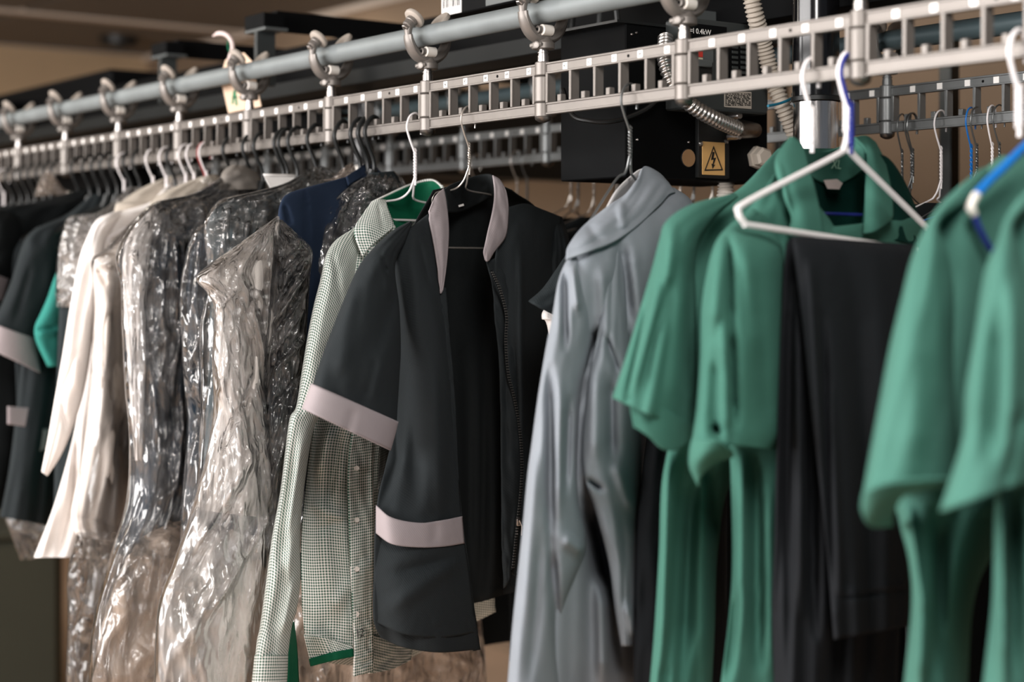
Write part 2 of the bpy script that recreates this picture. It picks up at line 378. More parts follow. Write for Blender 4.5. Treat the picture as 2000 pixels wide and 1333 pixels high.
M = dict(
    alu=plain('cast_aluminium', (124, 118, 113), .42, .45, .12, 60, .08), alu2=plain('dull_aluminium', (132, 127, 122), .38, 1., .15, 50, .08),
    steel=plain('bright_steel', (176, 171, 168), .32, 1., .08, 40), dark_steel=plain('dark_steel', (70, 72, 72), .35, 1., .1),
    rear_steel=plain('rear_rail_steel', (124, 126, 126), .4, .55, .12, 60), pipe=plain('grey_painted_pipe', (126, 132, 133), .55, .25, .22, 14, .1), pipe_back=plain('blue_grey_pipe', (80, 96, 100), .5, .1, .15, 12),
    white_plastic=plain('white_plastic', (225, 218, 210), .4, 0, .05), grey_plastic=plain('grey_roller', (172, 162, 152), .5, 0, .1),
    black=plain('black_paint', (9, 10, 11), .7, 0, .1, 25, .05, .1), black_gloss=plain('black_gloss', (10, 10, 12), .15, 0, .05, 12, 0., .6),
    black_plastic=plain('black_plastic', (20, 22, 22), .45, 0, .1), beam=plain('grey_black_steel', (34, 36, 36), .6, 0, .2, 9, .1, .2), dev=plain('charcoal_plastic', (52, 56, 56), .5, 0, .08), dev2=plain('device_grey', (84, 88, 88), .5, 0, .06),
    tag=plain('paper_tag', (250, 246, 242), .7), ink=plain('ink', (20, 20, 20), .7), red=plain('red_sticker', (196, 58, 48), .5), cream=plain('cream_sticker', (196, 186, 160), .6),
    sign=plain('amber_sign', (226, 178, 112), .5, 0, .04), conduit=plain('beige_conduit', (178, 168, 156), .5, 0, .08), conduit_metal=plain('metal_conduit', (176, 172, 168), .28, .9, .1),
    conduit_white=plain('white_conduit', (222, 214, 204), .5), cable=plain('grey_cable', (66, 68, 68), .5), cable_black=plain('black_cable', (18, 18, 18), .45), blue_tie=plain('blue_tie', (24, 120, 150), .4),
    wire_white=plain('white_coated_wire', (238, 232, 232), .35, 0, .04), wire=plain('bare_wire', (205, 198, 190), .3, .8, .05), wire_grey=plain('grey_wire', (120, 122, 122), .35, .8, .1), wire_red=plain('red_wire', (150, 60, 58), .45),
    wire_blue=plain('blue_coated_wire', (22, 110, 190), .35), wire_navy=plain('navy_coated_wire', (40, 50, 130), .4),
    wall=plain('tan_wall', (186, 160, 128), .9, 0, .1, 4, .1), wall2=plain('brown_wall', (134, 114, 94), .9, 0, .12, 3, .1), ceil=plain('ceiling_board', (112, 104, 94), .95, 0, .06, 5), trim=plain('pale_trim', (205, 190, 176), .7, 0, .05),
    floor=plain('worn_floor', (186, 160, 138), .6, 0, .15, 3), cart=plain('olive_canvas', (62, 62, 50), .9, 0, .1, 8, .1), card=plain('cardboard', (164, 126, 88), .85, 0, .1, 10, .1), card2=plain('dark_cardboard', (110, 78, 54), .85, 0, .1, 10), tape=plain('packing_tape', (176, 150, 112), .25, 0, .04),
    kraft=plain('kraft_card', (226, 196, 170), .8, 0, .05), green_ink=plain('green_ink', (60, 130, 90), .7), chrome=plain('chrome_sleeve', (220, 216, 214), .16, 1., .05), pink=plain('pinkish_paper', (224, 204, 200), .7),
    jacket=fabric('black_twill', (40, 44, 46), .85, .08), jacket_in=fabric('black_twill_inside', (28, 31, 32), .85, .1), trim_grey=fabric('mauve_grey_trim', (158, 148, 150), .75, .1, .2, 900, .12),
    gingham=gingham('green_gingham', (252, 250, 246), (52, 98, 80)), green_lining=fabric('green_lining', (16, 88, 62), .7, .1), greyshirt=fabric('blue_grey_cotton', (136, 142, 149), .95, .03, .25, 900, .12, .06), grey_in=fabric('pale_grey_inside', (186, 184, 184), .8),
    polo=fabric('green_pique', (68, 114, 101), .95, .1, .5, 1400, .18), polo2=fabric('green_pique_lighter', (71, 115, 103), .95, .1, .5, 1400, .18), polo_shade=fabric('green_pique_shaded', (8, 46, 40), .9, .2),  # last green is the pique darkened, shade put into its colour
    print=plain('pale_print', (190, 226, 200), .6), black_trs=fabric('black_trouser_cloth', (27, 29, 32), .8, .15), charcoal=fabric('charcoal_cloth', (40, 46, 48), .8, .15), charcoal2=fabric('black_cloth', (24, 27, 28), .85, .1), green_black=fabric('dark_green_black_cloth', (38, 43, 45), .8, .15),
    white=fabric('white_cotton', (246, 240, 236), .75, .1, .2, 900, .2), white2=fabric('cream_white_cotton', (238, 228, 220), .75, .1, .2, 900, .2), dome=fabric('grey_collar_cloth', (120, 114, 108), .8), beige=fabric('beige_grey_cotton', (176, 166, 154), .8), teal=fabric('teal_cotton', (52, 128, 118), .85, .2),
    navy=fabric('navy_suit_wool', (32, 43, 61), .8, .1, .3, 1200, .12), slate=fabric('slate_suit', (84, 94, 98), .75, .1), midnight=fabric('midnight_suit', (36, 48, 60), .75, .1), silver=fabric('silver_grey_cloth', (222, 215, 209), .6, .1),
    film=film('clear_film', .11, 3.4, .16, .85), film_milk=film('milky_film', .32, 3.8, .2, .6), film_haze=film('hazy_film', .36, 2.2, .22, .6, (228, 208, 192)), film_thin=film('thin_film', .05, 1.6, .14),
)
# ================================================================ the room
def struct(o): o['kind'] = 'structure'; return o
WX, WY, CZ = 4.05, 9.0, 2.77
struct(MB().box((-2.5, -1.5, -.1), (WX, WY, 0)).build('floor', M['floor']))
struct(MB().box((WX, -1.5, 0), (WX + .1, WY + .1, CZ)).build('wall_right', M['wall2']))
struct(MB().box((-2.5, WY, 0), (WX, WY + .1, CZ)).build('wall_back', M['wall']))
ceil = struct(MB().box((-2.5, -1.5, CZ + .012), (WX, WY, CZ + .1)).build('ceiling', M['ceil']))
tile0 = None
for ix in range(3):
    for iy in range(3):
        x0 = .45 + ix * 1.2; y0 = 5.4 + iy * 1.2
        if tile0 is None:
            tile0 = MB().box((x0 + .02, y0 + .02, CZ), (x0 + 1.18, y0 + 1.18, CZ + .02), .004).build('ceiling_tile', M['ceil'], ceil)
        else:
            t = tile0.copy(); COL.objects.link(t); t.location = (ix * 1.2, iy * 1.2, 0)
struct(MB().box((.45, 7.76, CZ - .012), (WX, 7.84, CZ + .012)).build('trim_1', M['trim']))
struct(MB().box((WX - .03, 2.0, CZ - .03), (WX, WY, CZ + .0)).build('trim_2', M['trim']))
t = thing('smoke_detector', 'small dark round detector on the far ceiling at top left', 'detector', at_plane(np.array(232.), np.array(72.), (0, 0, CZ), UP))
b = Vector(t.location)
MB().lathe(b + Vector((0, 0, .0)), (0, 0, -1), [(-.01, .1), (0, .1), (.04, .095), (.055, .07)], 24).build('housing', M['black_plastic'], t)
MB().lathe(b + Vector((0, 0, -.055)), (0, 0, -1), [(0, .04), (.012, .03)], 16).build('sensor_cap', M['dev'], t)

# ================================================================ conveyor pipes and beams
def pipe(name, X, y0, y1, mat, label, z=ZTUBE):
    t = thing(name, label, 'pipe', (X, y0, z))
    MB().lathe((X, y0, z), (0, 1, 0), [(0, .0165), (y1 - y0, .0165)], 28).build('tube', mat, t)
    mb = MB()
    for yy in np.arange(y0 + .9, y1, 1.6): mb.lathe((X, yy, z), (0, 1, 0), [(0, .0166), (.002, .0172), (.006, .0172), (.008, .0166)], 28)
    mb.build('weld_seams', mat, t)
    return t
pipe('overhead_pipe', RX, .35, 6.6, M['pipe'], 'grey painted round pipe carrying the front row of trolleys')
pipe('overhead_pipe', BX, .6, 6.4, M['pipe_back'], 'blurred blue-grey pipe of the rear conveyor behind the front rail')

# --- a ladder-like conveyor link: frame, rungs, pegs, tags
def bar_mesh(mb, z0, z1, y0, y1):
    mb.box((-.0025, y0, z0 + .001), (.0025, y1, z1 - .001))
    mb.box((-.0045, y0, z1 - .003), (.0045, y1, z1), .0006); mb.box((-.0045, y0, z0), (.0045, y1, z0 + .003), .0006)
LH = ZT - ZB
ORD = ['nearest', 'second', 'third', 'fourth', 'fifth', 'sixth', 'seventh', 'eighth', 'ninth', 'tenth', 'eleventh', 'twelfth', 'thirteenth', 'fourteenth', 'fifteenth']
def make_link(name, X, Y, label, group, mat):
    t = thing(name, label, 'conveyor link', (X, Y, ZB), group)
    o = Vector((X, Y, ZB))
    def b(mb, nm, m):
        me = mb.mesh(nm); ob = link(nm, me, m, t); return ob
    mb = MB(); bar_mesh(mb, LH - .0165, LH, .0115, .2885); b(mb, 'top_bar', mat)
    mb = MB(); bar_mesh(mb, 0, .017, .0115, .2885); b(mb, 'bottom_bar', mat)
    mb = MB().cyl((0, 0, LH - .018), (0, 0, LH + .002), .0120, 20); b(mb, 'upper_knuckle', mat)
    mb = MB().cyl((0, 0, .0185), (0, 0, LH - .019), .0128, 20); b(mb, 'hinge_barrel', mat)
    mb = MB().cyl((0, 0, -.003), (0, 0, .0178), .0124, 20); b(mb, 'lower_knuckle', mat)
    mb = MB().lathe((0, 0, -.0105), (0, 0, 1), [(0, .003), (.0015, .0075), (.004, .0112), (.0075, .0124)], 18); b(mb, 'hinge_cap', M['alu2'])
    first = None
    for k in range(6):
        y = .0155 + k * .0538
        if first is None:
            mb = MB(); mb.box((-.0055, -.0019, .0168), (.0095, .0019, LH - .0162), .0005); mb.box((-.0062, -.0026, .0168), (-.0040, .0026, LH - .0162), .0006)
            first = b(mb, 'rung', mat); first.location = (0, y, 0)
        else:
            c = first.copy(); COL.objects.link(c); c.location = (0, y, 0)
    first = None
    for k in range(5):
        y = .0155 + (k + .5) * .0538
        if first is None:
            mb = MB().box((-.0045, -.0042, .0165), (.0050, .0042, .0270), .0008); first = b(mb, 'hook_peg', mat); first.location = (0, y, 0)
        else:
            c = first.copy(); COL.objects.link(c); c.location = (0, y, 0)
    first = None
    for k in range(5):
        y = .030 + k * .0538
        if first is None:
            mb = MB().box((-.0034, -.0052, LH - .0136), (-.0025, .0052, LH - .0036), .0002); first = b(mb, 'number_tag', M['tag']); first.location = (0, y, 0)
        else:
            c = first.copy(); COL.objects.link(c); c.location = (0, y, 0)
    mb = MB().lathe((-.0027, .1085, LH - .0085), (-1, 0, 0), [(0, .0022), (.0004, .0022)], 12); b(mb, 'rivet_hole', M['black'])
    return t
FRONT = []
lk = None
for m in range(-1, 13):
    Y = HY0 + .3 * m
    lab = 'silver ladder-like link of the front rail, %s from the right end of the row' % ORD[m + 1]
    if lk is None: lk = make_link('conveyor_link', RX, Y, lab, 'links of the front rail', M['alu']); kids_of(lk); t = lk
    else:
        t = copy_tree(lk); t.location = (RX, Y, ZB); t['label'] = lab
    FRONT.append(t)
def dull(t):
    for o in [t] + list(t.children):
        if o.type == 'MESH' and o.material_slots and o.material_slots[0].material in (M['alu'], M['steel']):
            o.material_slots[0].link = 'OBJECT'; o.material_slots[0].material = M['rear_steel']
REAR = []
for m in range(-3, 10):
    Y = 1.84 + .3 * m
    if m == -3: KIDS_B = lk; 
    t = copy_tree(lk); t.location = (BX, Y, ZB); t['label'] = 'blurred dull link of the rear rail behind, %s from the right' % ORD[m + 3]; t['group'] = 'links of the rear rail'; REAR.append(t)
# small numerals printed on the tags near the focus
def text_mesh(s, size, name='numeral'):
    cu = bpy.data.curves.new('txt', 'FONT'); cu.body = s; cu.size = size; cu.align_x = 'CENTER'; cu.align_y = 'CENTER'; cu.extrude = .0001; cu.resolution_u = 3
    o = bpy.data.objects.new('txt', cu); COL.objects.link(o); dg = bpy.context.evaluated_depsgraph_get()
    me = bpy.data.meshes.new_from_object(o.evaluated_get(dg)); me.name = name
    bpy.data.objects.remove(o); bpy.data.curves.remove(cu); return me
kids_of(lk)
TX = {}
for li in range(1, 5):
    tags = [o for o in COL.objects if o.parent is FRONT[li] and o.name.startswith('number_tag')]
    for k, tg in enumerate(sorted(tags, key=lambda o: o.location.y)):
        s = str(35 + li * 5 - k)
        me = text_mesh(s, .0062); o = link('numeral', me, M['ink'], tg)
        # text reads from the -X side: text x runs along -Y, its up along +Z
        o.matrix_local = Matrix(((0, 0, -1, -.0036), (-1, 0, 0, 0), (0, 1, 0, LH - .0086), (0, 0, 0, 1)))
# --- trolleys
def make_trolley(X, Y, label, group, mat, mat_w):
    t = thing('pipe_trolley', label, 'trolley', (X, Y, ZTUBE), group)
    def b(mb, nm, m): return link(nm, mb.mesh(nm), m, t)
    q = .7071
    arm = [(-.0365, -.002), (-.0345, -.012), (-.0285, -.024), (-.0175, -.034), (0, -.0385), (.0175, -.034), (.0285, -.024), (.0345, -.012), (.0365, -.002)]
    pts = smooth_path([(x, 0, z) for x, z in arm], 4)
    n = len(pts); rad = [.0066 + .0026 * math.sin(math.pi * i / (n - 1)) for i in range(n)]
    mb = MB().tube(pts, rad, 10, True, 1.25)
    for sy in (-1, 1): mb.tube([p * 1.0 + Vector((0, sy * .0075, 0)) for p in pts], .0034, 6)
    b(mb, 'yoke_arm', mat)
    for sx in (-1, 1):
        c = Vector((sx * .0250, 0, .0250)); ax = Vector((sx * q, 0, -q))
        mb = MB().lathe(c - ax * .005, ax, [(0, .0125), (.001, .0165), (.004, .0178), (.007, .0172), (.009, .0145), (.0095, .008)], 22)
        w = b(mb, 'roller', mat_w)
        mb = MB().lathe(c + ax * .003, ax, [(0, .0098), (.007, .0098), (.008, .0088), (.016, .0085), (.017, .0068)], 14)
        b(mb, 'axle_boss', mat)
        mb = MB().lathe(c + ax * .019, ax, [(0, .0064), (.0055, .0064), (.0065, .0052)], 6, False); link('hex_nut', mb.mesh('hex_nut'), M['steel'], t)
        e = c + ax * .012
        mb = MB().tube([e, Vector((sx * .0365, 0, .004)), Vector((sx * .0362, 0, -.004))], [.0062, .0062, .0055], 10); b(mb, 'arm_end', mat)
    mb = MB().lathe((-.012, -.011, -.0275), (1, 0, 0), [(0, .0062), (.001, .0080), (.018, .0080), (.019, .0062)], 18); b(mb, 'guide_roller', M['white_plastic'])
    mb = MB().lathe((-.019, -.011, -.0275), (1, 0, 0), [(0, .0036), (.0004, .0055), (.006, .0055)], 14); b(mb, 'roller_pin', mat)
    mb = MB().lathe((-.0193, -.011, -.0275), (-1, 0, 0), [(0, .0026), (.0006, .0024)], 6); b(mb, 'socket_screw', M['black'])
    mb = MB().lathe((0, 0, -.054), (0, 0, 1), [(0, .0140), (.001, .0166), (.009, .0166), (.011, .014), (.019, .0105)], 20); mb.box((-.016, -.013, -.052), (-.004, .013, -.0445), .002); b(mb, 'swivel_socket', mat)
    mb = MB().lathe((-.0145, -.006, -.049), (-1, -.35, 0), [(0, .0052), (.004, .0052), (.0045, .0035)], 12); b(mb, 'clamp_screw', mat)
    zl = ZT - ZTUBE + .002
    mb = MB().lathe((0, 0, zl), (0, 0, 1), [(0, .0082), (.009, .0082), (.0092, .0072), (.0125, .0072), (.013, .0084), (-.054 - zl - .004, .0084), (-.054 - zl - .0035, .0065), (-.054 - zl + .002, .0065)], 18); b(mb, 'swivel_pin', M['steel'])
    return t
tr = None
for m in range(-1, 13):
    Y = HY0 + .3 * m
    lab = 'trolley with roller gripping the front pipe, %s from the right end' % ORD[m + 1]
    if tr is None: tr = make_trolley(RX, Y, lab, 'trolleys on the front pipe', M['alu'], M['grey_plastic']); kids_of(tr)
    else: t = copy_tree(tr); t.location = (RX, Y, ZTUBE); t['label'] = lab
for m in range(-3, 10):
    t = copy_tree(tr); t.location = (BX, 1.84 + .3 * m, ZTUBE); t['label'] = 'blurred trolley on the rear pipe, %s from the right' % ORD[m + 3]; t['group'] = 'trolleys on the rear pipe'; REAR.append(t)
for t in REAR: dull(t)

# --- black steel above the rails
def girder(label, lo, hi, mat, name='steel_beam'):
    t = thing(name, label, 'beam', lo)
    x0, y0, z0 = lo; x1, y1, z1 = hi; k = .006
    MB().box((x0, y0, z0), (x0 + k, y1, z1), .001).build('web', mat, t)
    MB().box((x0 + k, y0, z1 - k), (x1, y1, z1), .001).build('upper_flange', mat, t)
    MB().box((x0 + k, y0, z0), (x1, y1, z0 + k), .001).build('lower_flange', mat, t)
    return t
girder('long black steel channel running behind and below the front pipe', (1.72, 2.05, EYE + .365), (1.80, 6.3, EYE + .394), M['beam'])  # dark grey, paler than the other two channels
girder('long dark channel beam above the rear rail', (1.93, 1.2, EYE + .40), (2.03, 6.0, EYE + .52), M['black'])
girder('second black channel just under the long one, behind the front links', (1.86, 3.2, EYE + .29), (1.95, 6.3, EYE + .345), M['black'])
def cross(label, Y, xa, xb, zt, s=1.):
    """stepped Z-section hanger beam lying across the conveyor; its open end faces the front pipe"""
    t = thing('cross_bracket', label, 'bracket', (xa, Y, EYE + zt))
    k = .005; z = EYE + zt
    MB().box((xa + .045, Y, z - .032 * s), (xb, Y + k, z)).build('upper_plate', M['black'], t)
    MB().box((xa + .045, Y + k, z - k), (xb, Y + .06, z)).build('upper_flange', M['black'], t)
    MB().box((xa, Y - .03, z - .03 * s), (xa + .045, Y + .05, z - .008 * s), .001).build('end_block', M['black'], t)
    MB().box((xa, Y - .035, z - .034 * s), (xa + .05, Y + .05, z - .03 * s)).build('step_plate', M['dev2'], t)
    MB().box((xa, Y - .002, z - .15), (xa + .040, Y + .01, z - .034 * s)).build('hanger_plate', M['dev'], t)
    return t
cross('black stepped steel bracket across the conveyor, the nearer one left of the top middle', 2.95, 1.555, 2.9, .51, 1.3)
cross('black stepped steel bracket farther left above the pipe', 3.62, 1.66, 2.9, .535, 1.3)
cross('blurred black bracket at the far left behind the pipe', 5.1, 1.80, 2.9, .52, 1.3)
# dark far machinery behind the left of the rail
t = thing('rail_drive_box', 'dark blurred drive housing behind the rail at far left', 'machine', (1.95, 4.7, EYE + .1))
MB().box((1.95, 4.6, EYE + .2), (2.9, 6.8, EYE + .58), .01).build('housing', M['black'], t); MB().box((2.0, 4.585, EYE + .3), (2.5, 4.6, EYE + .5), .004).build('cover_plate', M['black_plastic'], t)
t = thing('ceiling_duct', 'dark blurred duct behind the middle of the front rail', 'duct', (2.6, 3.0, EYE + .2))
MB().box((2.6, 3.95, EYE + .27), (3.1, 6.5, EYE + .50), .01).build('duct_wall', M['black'], t); MB().box((2.59, 3.9, EYE + .26), (3.11, 3.95, EYE + .51), .004).build('duct_flange', M['black_plastic'], t)
# labelled black box above the pipe
t = thing('labelled_box', 'black box with a white barcode label above the pipe at top centre', 'box', (1.56, 2.0, EYE + .42))
FX = 1.60
p0 = at_X(863, 34, FX); p1 = at_X(1062, 34, FX); zb = p0.z
MB().box((FX, p1.y, zb), (FX + .12, p0.y, zb + .16), .002).build('box_shell', M['black'], t)
q0 = at_X(864, 32, FX); q1 = at_X(902, 20, FX)
lab = MB().box((FX - .0015, q1.y, q0.z), (FX - .0003, q0.y, q0.z + .05)).build('barcode_label', M['tag'], t)
mb = MB(); y = q0.y - .004; rr = random.Random(2)
while y > q1.y + .006:
    w = rr.choice([.0010, .0016, .0026]); mb.box((FX - .0021, y - w, q0.z + .012), (FX - .0013, y, q0.z + .046)); y -= w + rr.choice([.0016, .0024, .0032])
mb.build('barcode_bars', M['ink'], lab)
r0 = at_X(950, 12, FX); r1 = at_X(1010, 6, FX)
MB().box((FX - .0014, r1.y, r0.z), (FX - .0003, r0.y, r0.z + .03)).build('worn_sticker', M['dev2'], t)

# ================================================================ posts
def post(label, X, Y, r, zsplit, top, lowmat):
    t = thing('support_post', label, 'post', (X, Y, 0))
    MB().lathe((X, Y, zsplit), (0, 0, 1), [(0, r), (top - zsplit, r)], 24).build('upper_tube', M['black_gloss'], t)
    MB().lathe((X, Y, 0), (0, 0, 1), [(0, r * .96), (zsplit - .004, r * .96)], 24).build('lower_sleeve', lowmat, t)
    MB().lathe((X, Y, zsplit - .003), (0, 0, 1), [(0, r * .97), (.001, r * 1.05), (.007, r * 1.05), (.008, r)], 24).build('collar_ring', M['black_plastic'], t)
    MB().lathe((X, Y, 0), (0, 0, 1), [(0, .09), (.01, .09), (.012, r)], 24).build('base_flange', M['black_plastic'], t)
post('glossy black post with a bright metal lower sleeve behind the green shirt collar', 1.86, 1.76, .035, EYE + .253, EYE + .62, M['chrome'])
post('blurred dark post with a pale lower sleeve behind the black hangers', 1.8, 2.954, .024, EYE + .215, EYE + .34, M['white_plastic'])
post('thin black post at the right edge behind the nearest link', 2.0, 1.27, .016, EYE + .2, EYE + .6, M['black_plastic'])

# ================================================================ motor control box
BY = 1.95
bl = at_Y(1222, 43, BY); br = at_Y(1500, 60, BY); bz1 = bl.z; bz0 = at_Y(1240, 347, BY).z
X0, X1 = bl.x, br.x
box = thing('control_box', 'black sheet-steel motor control box with a yellow hazard sign behind the front rail', 'control box', (X0, BY, bz0))
MB().box((X0, BY, bz0), (X1, BY + .16, bz1), .002).build('box_shell', M['black'], box)
MB().box((X0 - .02, BY - .004, bz1 - .002), (X1 + .01, BY + .165, bz1 + .002)).build('top_plate', M['black_plastic'], box)
def pb(x, y, dy=0.): return at_Y(x, y, BY + dy)
def pbox(name, x0, y0, x1, y1, d0, d1, mat, parent, bev=.001):
    a = pb(x0, y1, -d1); c = pb(x1, y0, -d1)
    return MB().box((a.x, BY - d1, a.z), (c.x, BY - d0, c.z), bev).build(name, mat, parent)
pbox('door_panel', 1364, 215, 1425, 347, 0, .008, M['black_plastic'], box)
sg = pbox('hazard_sign', 1372, 279, 1416, 341, .008, .0095, M['sign'], box, .0004)
def flat_shape(name, px, d, mat, parent):
    return MB().prism([pb(x, y, -d) for x, y in px], (0, .0006, 0)).build(name, mat, parent)
# triangle outline
tri = [(1394, 285), (1376, 334), (1412.5, 333)]
cx = sum(p[0] for p in tri) / 3; cy = sum(p[1] for p in tri) / 3
inn = [(cx + (x - cx) * .84, cy + (y - cy) * .84) for x, y in tri]
mb = MB()
for i in range(3):
    j = (i + 1) % 3; mb.prism([pb(*tri[i], -.0101), pb(*tri[j], -.0101), pb(*inn[j], -.0101), pb(*inn[i], -.0101)], (0, .0006, 0))
o = mb.build('triangle_outline', M['ink'], sg)
flat_shape('lightning_bolt', [(1392, 297), (1396, 297), (1394, 309), (1399, 308), (1394, 322), (1397, 322), (1392, 330), (1390, 320), (1392, 321), (1394, 312), (1389, 313)], .0101, M['ink'], sg)
def screw(x, y, r=.004, d=.0, parent=box, nm='screw'):
    c = pb(x, y, -d); s = MB().lathe(c, (0, -1, 0), [(0, r), (.0015, r), (.0028, r * .6)], 12).build(nm, M['steel'], parent)
    return s
for x, y in ((1368, 281), (1418, 276)): screw(x, y, .0044, .008)
for x, y in ((1233, 67), (1242, 64), (1243, 273), (1344, 278)): screw(x, y, .0022)
# round hole showing the wall behind: a tan disc recessed in a ring
c = pb(1343, 309); hr = .0135
MB().lathe(c + Vector((0, .001, 0)), (0, -1, 0), [(0, hr), (.0036, hr)], 28).build('knockout_plug', M['kraft'] if False else M['card'], box)
MB().lathe(c, (0, -1, 0), [(0, hr * 1.08), (.002, hr * 1.08), (.0022, hr), (.0005, hr * .98)], 28).build('hole_rim', M['black_plastic'], box)
# grey cable gland
c = pb(1476, 309)
MB().lathe(c, (-.2, -1, 0), [(0, .019), (.012, .019), (.0125, .016), (.026, .016), (.03, .012)], 6, False).build('cable_gland', M['conduit'], box)
# inverter mounted in the box
inv = thing('inverter', 'charcoal motor inverter with red sticker and rating plate on the black control box', 'inverter', tuple(pb(1362, 215)))
pbox('inverter_case', 1340, 52, 1500, 212, .001, .05, M['dev'], inv, .003)
pbox('front_cover', 1356, 78, 1394, 120, .05, .056, M['dev2'], inv, .001); pbox('cover_lip', 1357, 118, 1393, 128, .05, .062, M['dev2'], inv, .002)
pbox('terminal_cover', 1360, 130, 1392, 170, .05, .054, M['black_plastic'], inv, .001)
pbox('dark_band', 1342, 53, 1420, 72, .05, .052, M['black'], inv, .0005)
pbox('vent_panel', 1400, 80, 1470, 160, .05, .0515, M['black'], inv, .0005)
for k in range(7):
    for j in range(2):
        x = 1430 + j * 17; y = 90 + k * 10
        pbox('vent_slot', x, y, x + 12, y + 4, .0515, .0525, M['dev'], inv, .0003)
pbox('red_sticker', 1364, 100, 1373, 111, .056, .057, M['red'], inv, .0002); pbox('cream_sticker', 1364, 113, 1373, 122, .056, .057, M['cream'], inv, .0002)
rp = pbox('rating_plate', 1415, 180, 1468, 209, .05, .0512, M['dev2'], inv, .0003); rp.data.materials[0] = M['conduit']
mb = MB(); rr = random.Random(5)
for k in range(8):
    y = 183 + k * 3.1; x = 1417
    while x < 1464:
        w = rr.choice([2, 3, 5, 7]); a = pb(x, y + 1.5, -.0515); e = pb(min(x + w, 1466), y, -.0515); mb.box((a.x, BY - .0519, a.z), (e.x, BY - .0511, e.z)); x += w + rr.choice([1.5, 3])
mb.build('plate_print', M['ink'], rp)
me = text_mesh('=I 0.4kW', .0115, 'power_lettering'); o = link('power_lettering', me, M['tag'], inv)
c = pb(1368, 62, -.0527); o.matrix_local = Matrix.Translation(c - inv.location) @ Matrix.Rotation(R(90), 4, 'X')
pbox('side_rail', 1468, 150, 1500, 215, .001, .03, M['dev2'], inv, .001)
# ribbed conduits
def conduit(label, pts, r, pitch, mat, name='ribbed_conduit', sharp=1.):
    P = smooth_path(pts, 40); mb = MB()
    L = np.r_[0, np.cumsum([(P[i + 1] - P[i]).length for i in range(len(P) - 1)])]
    n = int(L[-1] / pitch * 8); s = np.linspace(0, L[-1], n)
    Q = [Vector([np.interp(v, L, [p[i] for p in P]) for i in range(3)]) for v in s]
    rad = [r * (1 + .13 * math.copysign(abs(math.cos(2 * math.pi * v / pitch)) ** .6, math.cos(2 * math.pi * v / pitch))) for v in s]
    t = thing(name, label, 'conduit', tuple(Q[0])); mb.tube(Q, rad, 14); mb.build('ribbed_hose', mat, t)
    return t
def pd(x, y, Y): return at_Y(x, y, Y)
conduit('grey metal ribbed conduit curving from the hinge to the clamp on the black box', [pd(1300, 75, 1.93), pd(1300, 120, 1.905), pd(1318, 170, 1.89), pd(1350, 205, 1.885), pd(1395, 232, 1.885), pd(1440, 252, 1.9)], .0112, .0078, M['conduit_metal'])
conduit('beige ribbed plastic conduit hanging beside the glossy black post', [pd(1462, -30, 1.86), pd(1475, 30, 1.86), pd(1492, 90, 1.87), pd(1508, 150, 1.87), pd(1530, 210, 1.86), pd(1562, 285, 1.86), pd(1580, 360, 1.88)], .0125, .0066, M['conduit'])
conduit('whitish ribbed conduit leaving the underside of the black box', [pd(1417, 347, 1.99), pd(1418, 370, 1.99), pd(1414, 400, 1.99), pd(1408, 470, 2.0)], .0125, .0062, M['conduit_white'])
conduit('dark metal conduit behind the top of the swivel pin at upper right', [pd(1330, 60, 2.1), pd(1345, 30, 2.1), pd(1372, -10, 2.12)], .011, .0072, M['conduit_metal'])
g = thing('cable_clamp', 'metal cable clamp with two screws holding the grey conduit on the black box', 'clamp', tuple(pb(1460, 248, -.02)))
c0 = pb(1440, 252, -.03); c1 = pb(1480, 255, -.02)
MB().lathe(c0, c1 - c0, [(-.006, .0145), (.004, .0152), (.012, .0148), (.024, .0138), ((c1 - c0).length - .005, .0115), ((c1 - c0).length, .007)], 18).build('clamp_body', M['alu2'], g)
for x, y in ((1443, 226), (1442, 266)):
    c = pb(x, y, -.035); MB().lathe(c, (0, -1, 0), [(-.02, .0065), (0, .0065), (.003, .005)], 12).build('clamp_screw', M['steel'], g)
MB().tube([pb(1420, 351, .04) + Vector((-.03, 0, 0)), pb(1420, 351, .04) + Vector((.03, 0, 0))], .006, 8).build('gland_plate', M['black_plastic'], box)
# loose cables
def cable(label, pts, r, mat, name='hanging_cable'):
    mb = MB().tube(smooth_path(pts, 10), r, 8); o = mb.build(name, mat); return props(o, label, 'cable')
cable('thin grey cable hanging behind the front rail left of the black box', [pd(1122, 20, 2.3), pd(1114, 75, 2.3), pd(1104, 140, 2.3), pd(1098, 175, 2.3), pd(1096, 215, 2.3)], .0042, M['cable'])
cable('straight grey cable hanging down behind the pipe', [pd(1172, 5, 2.2), pd(1170, 50, 2.2), pd(1168, 110, 2.2)], .0042, M['cable'])
cable('black looped cable behind the link beside the black box', [pd(1204, 20, 2.1), pd(1208, 70, 2.1), pd(1209, 120, 2.1), pd(1196, 144, 2.1), pd(1178, 135, 2.1), pd(1174, 120, 2.1)], .005, M['cable_black'])
cable('black cable sagging under the rail into the black box', [pd(1100, 175, 2.05), pd(1118, 224, 2.0), pd(1150, 236, 1.97), pd(1190, 238, 1.95), pd(1230, 228, 1.94), pd(1275, 203, 1.93), pd(1312, 150, 1.93)], .0036, M['cable_black'])
cable('blue cable tie around the beige conduit', [pd(1500, 207, 1.83), pd(1520, 203, 1.835), pd(1540, 196, 1.84), pd(1549, 190, 1.85), pd(1548, 184, 1.87)], .0022, M['blue_tie'], 'cable_tie')
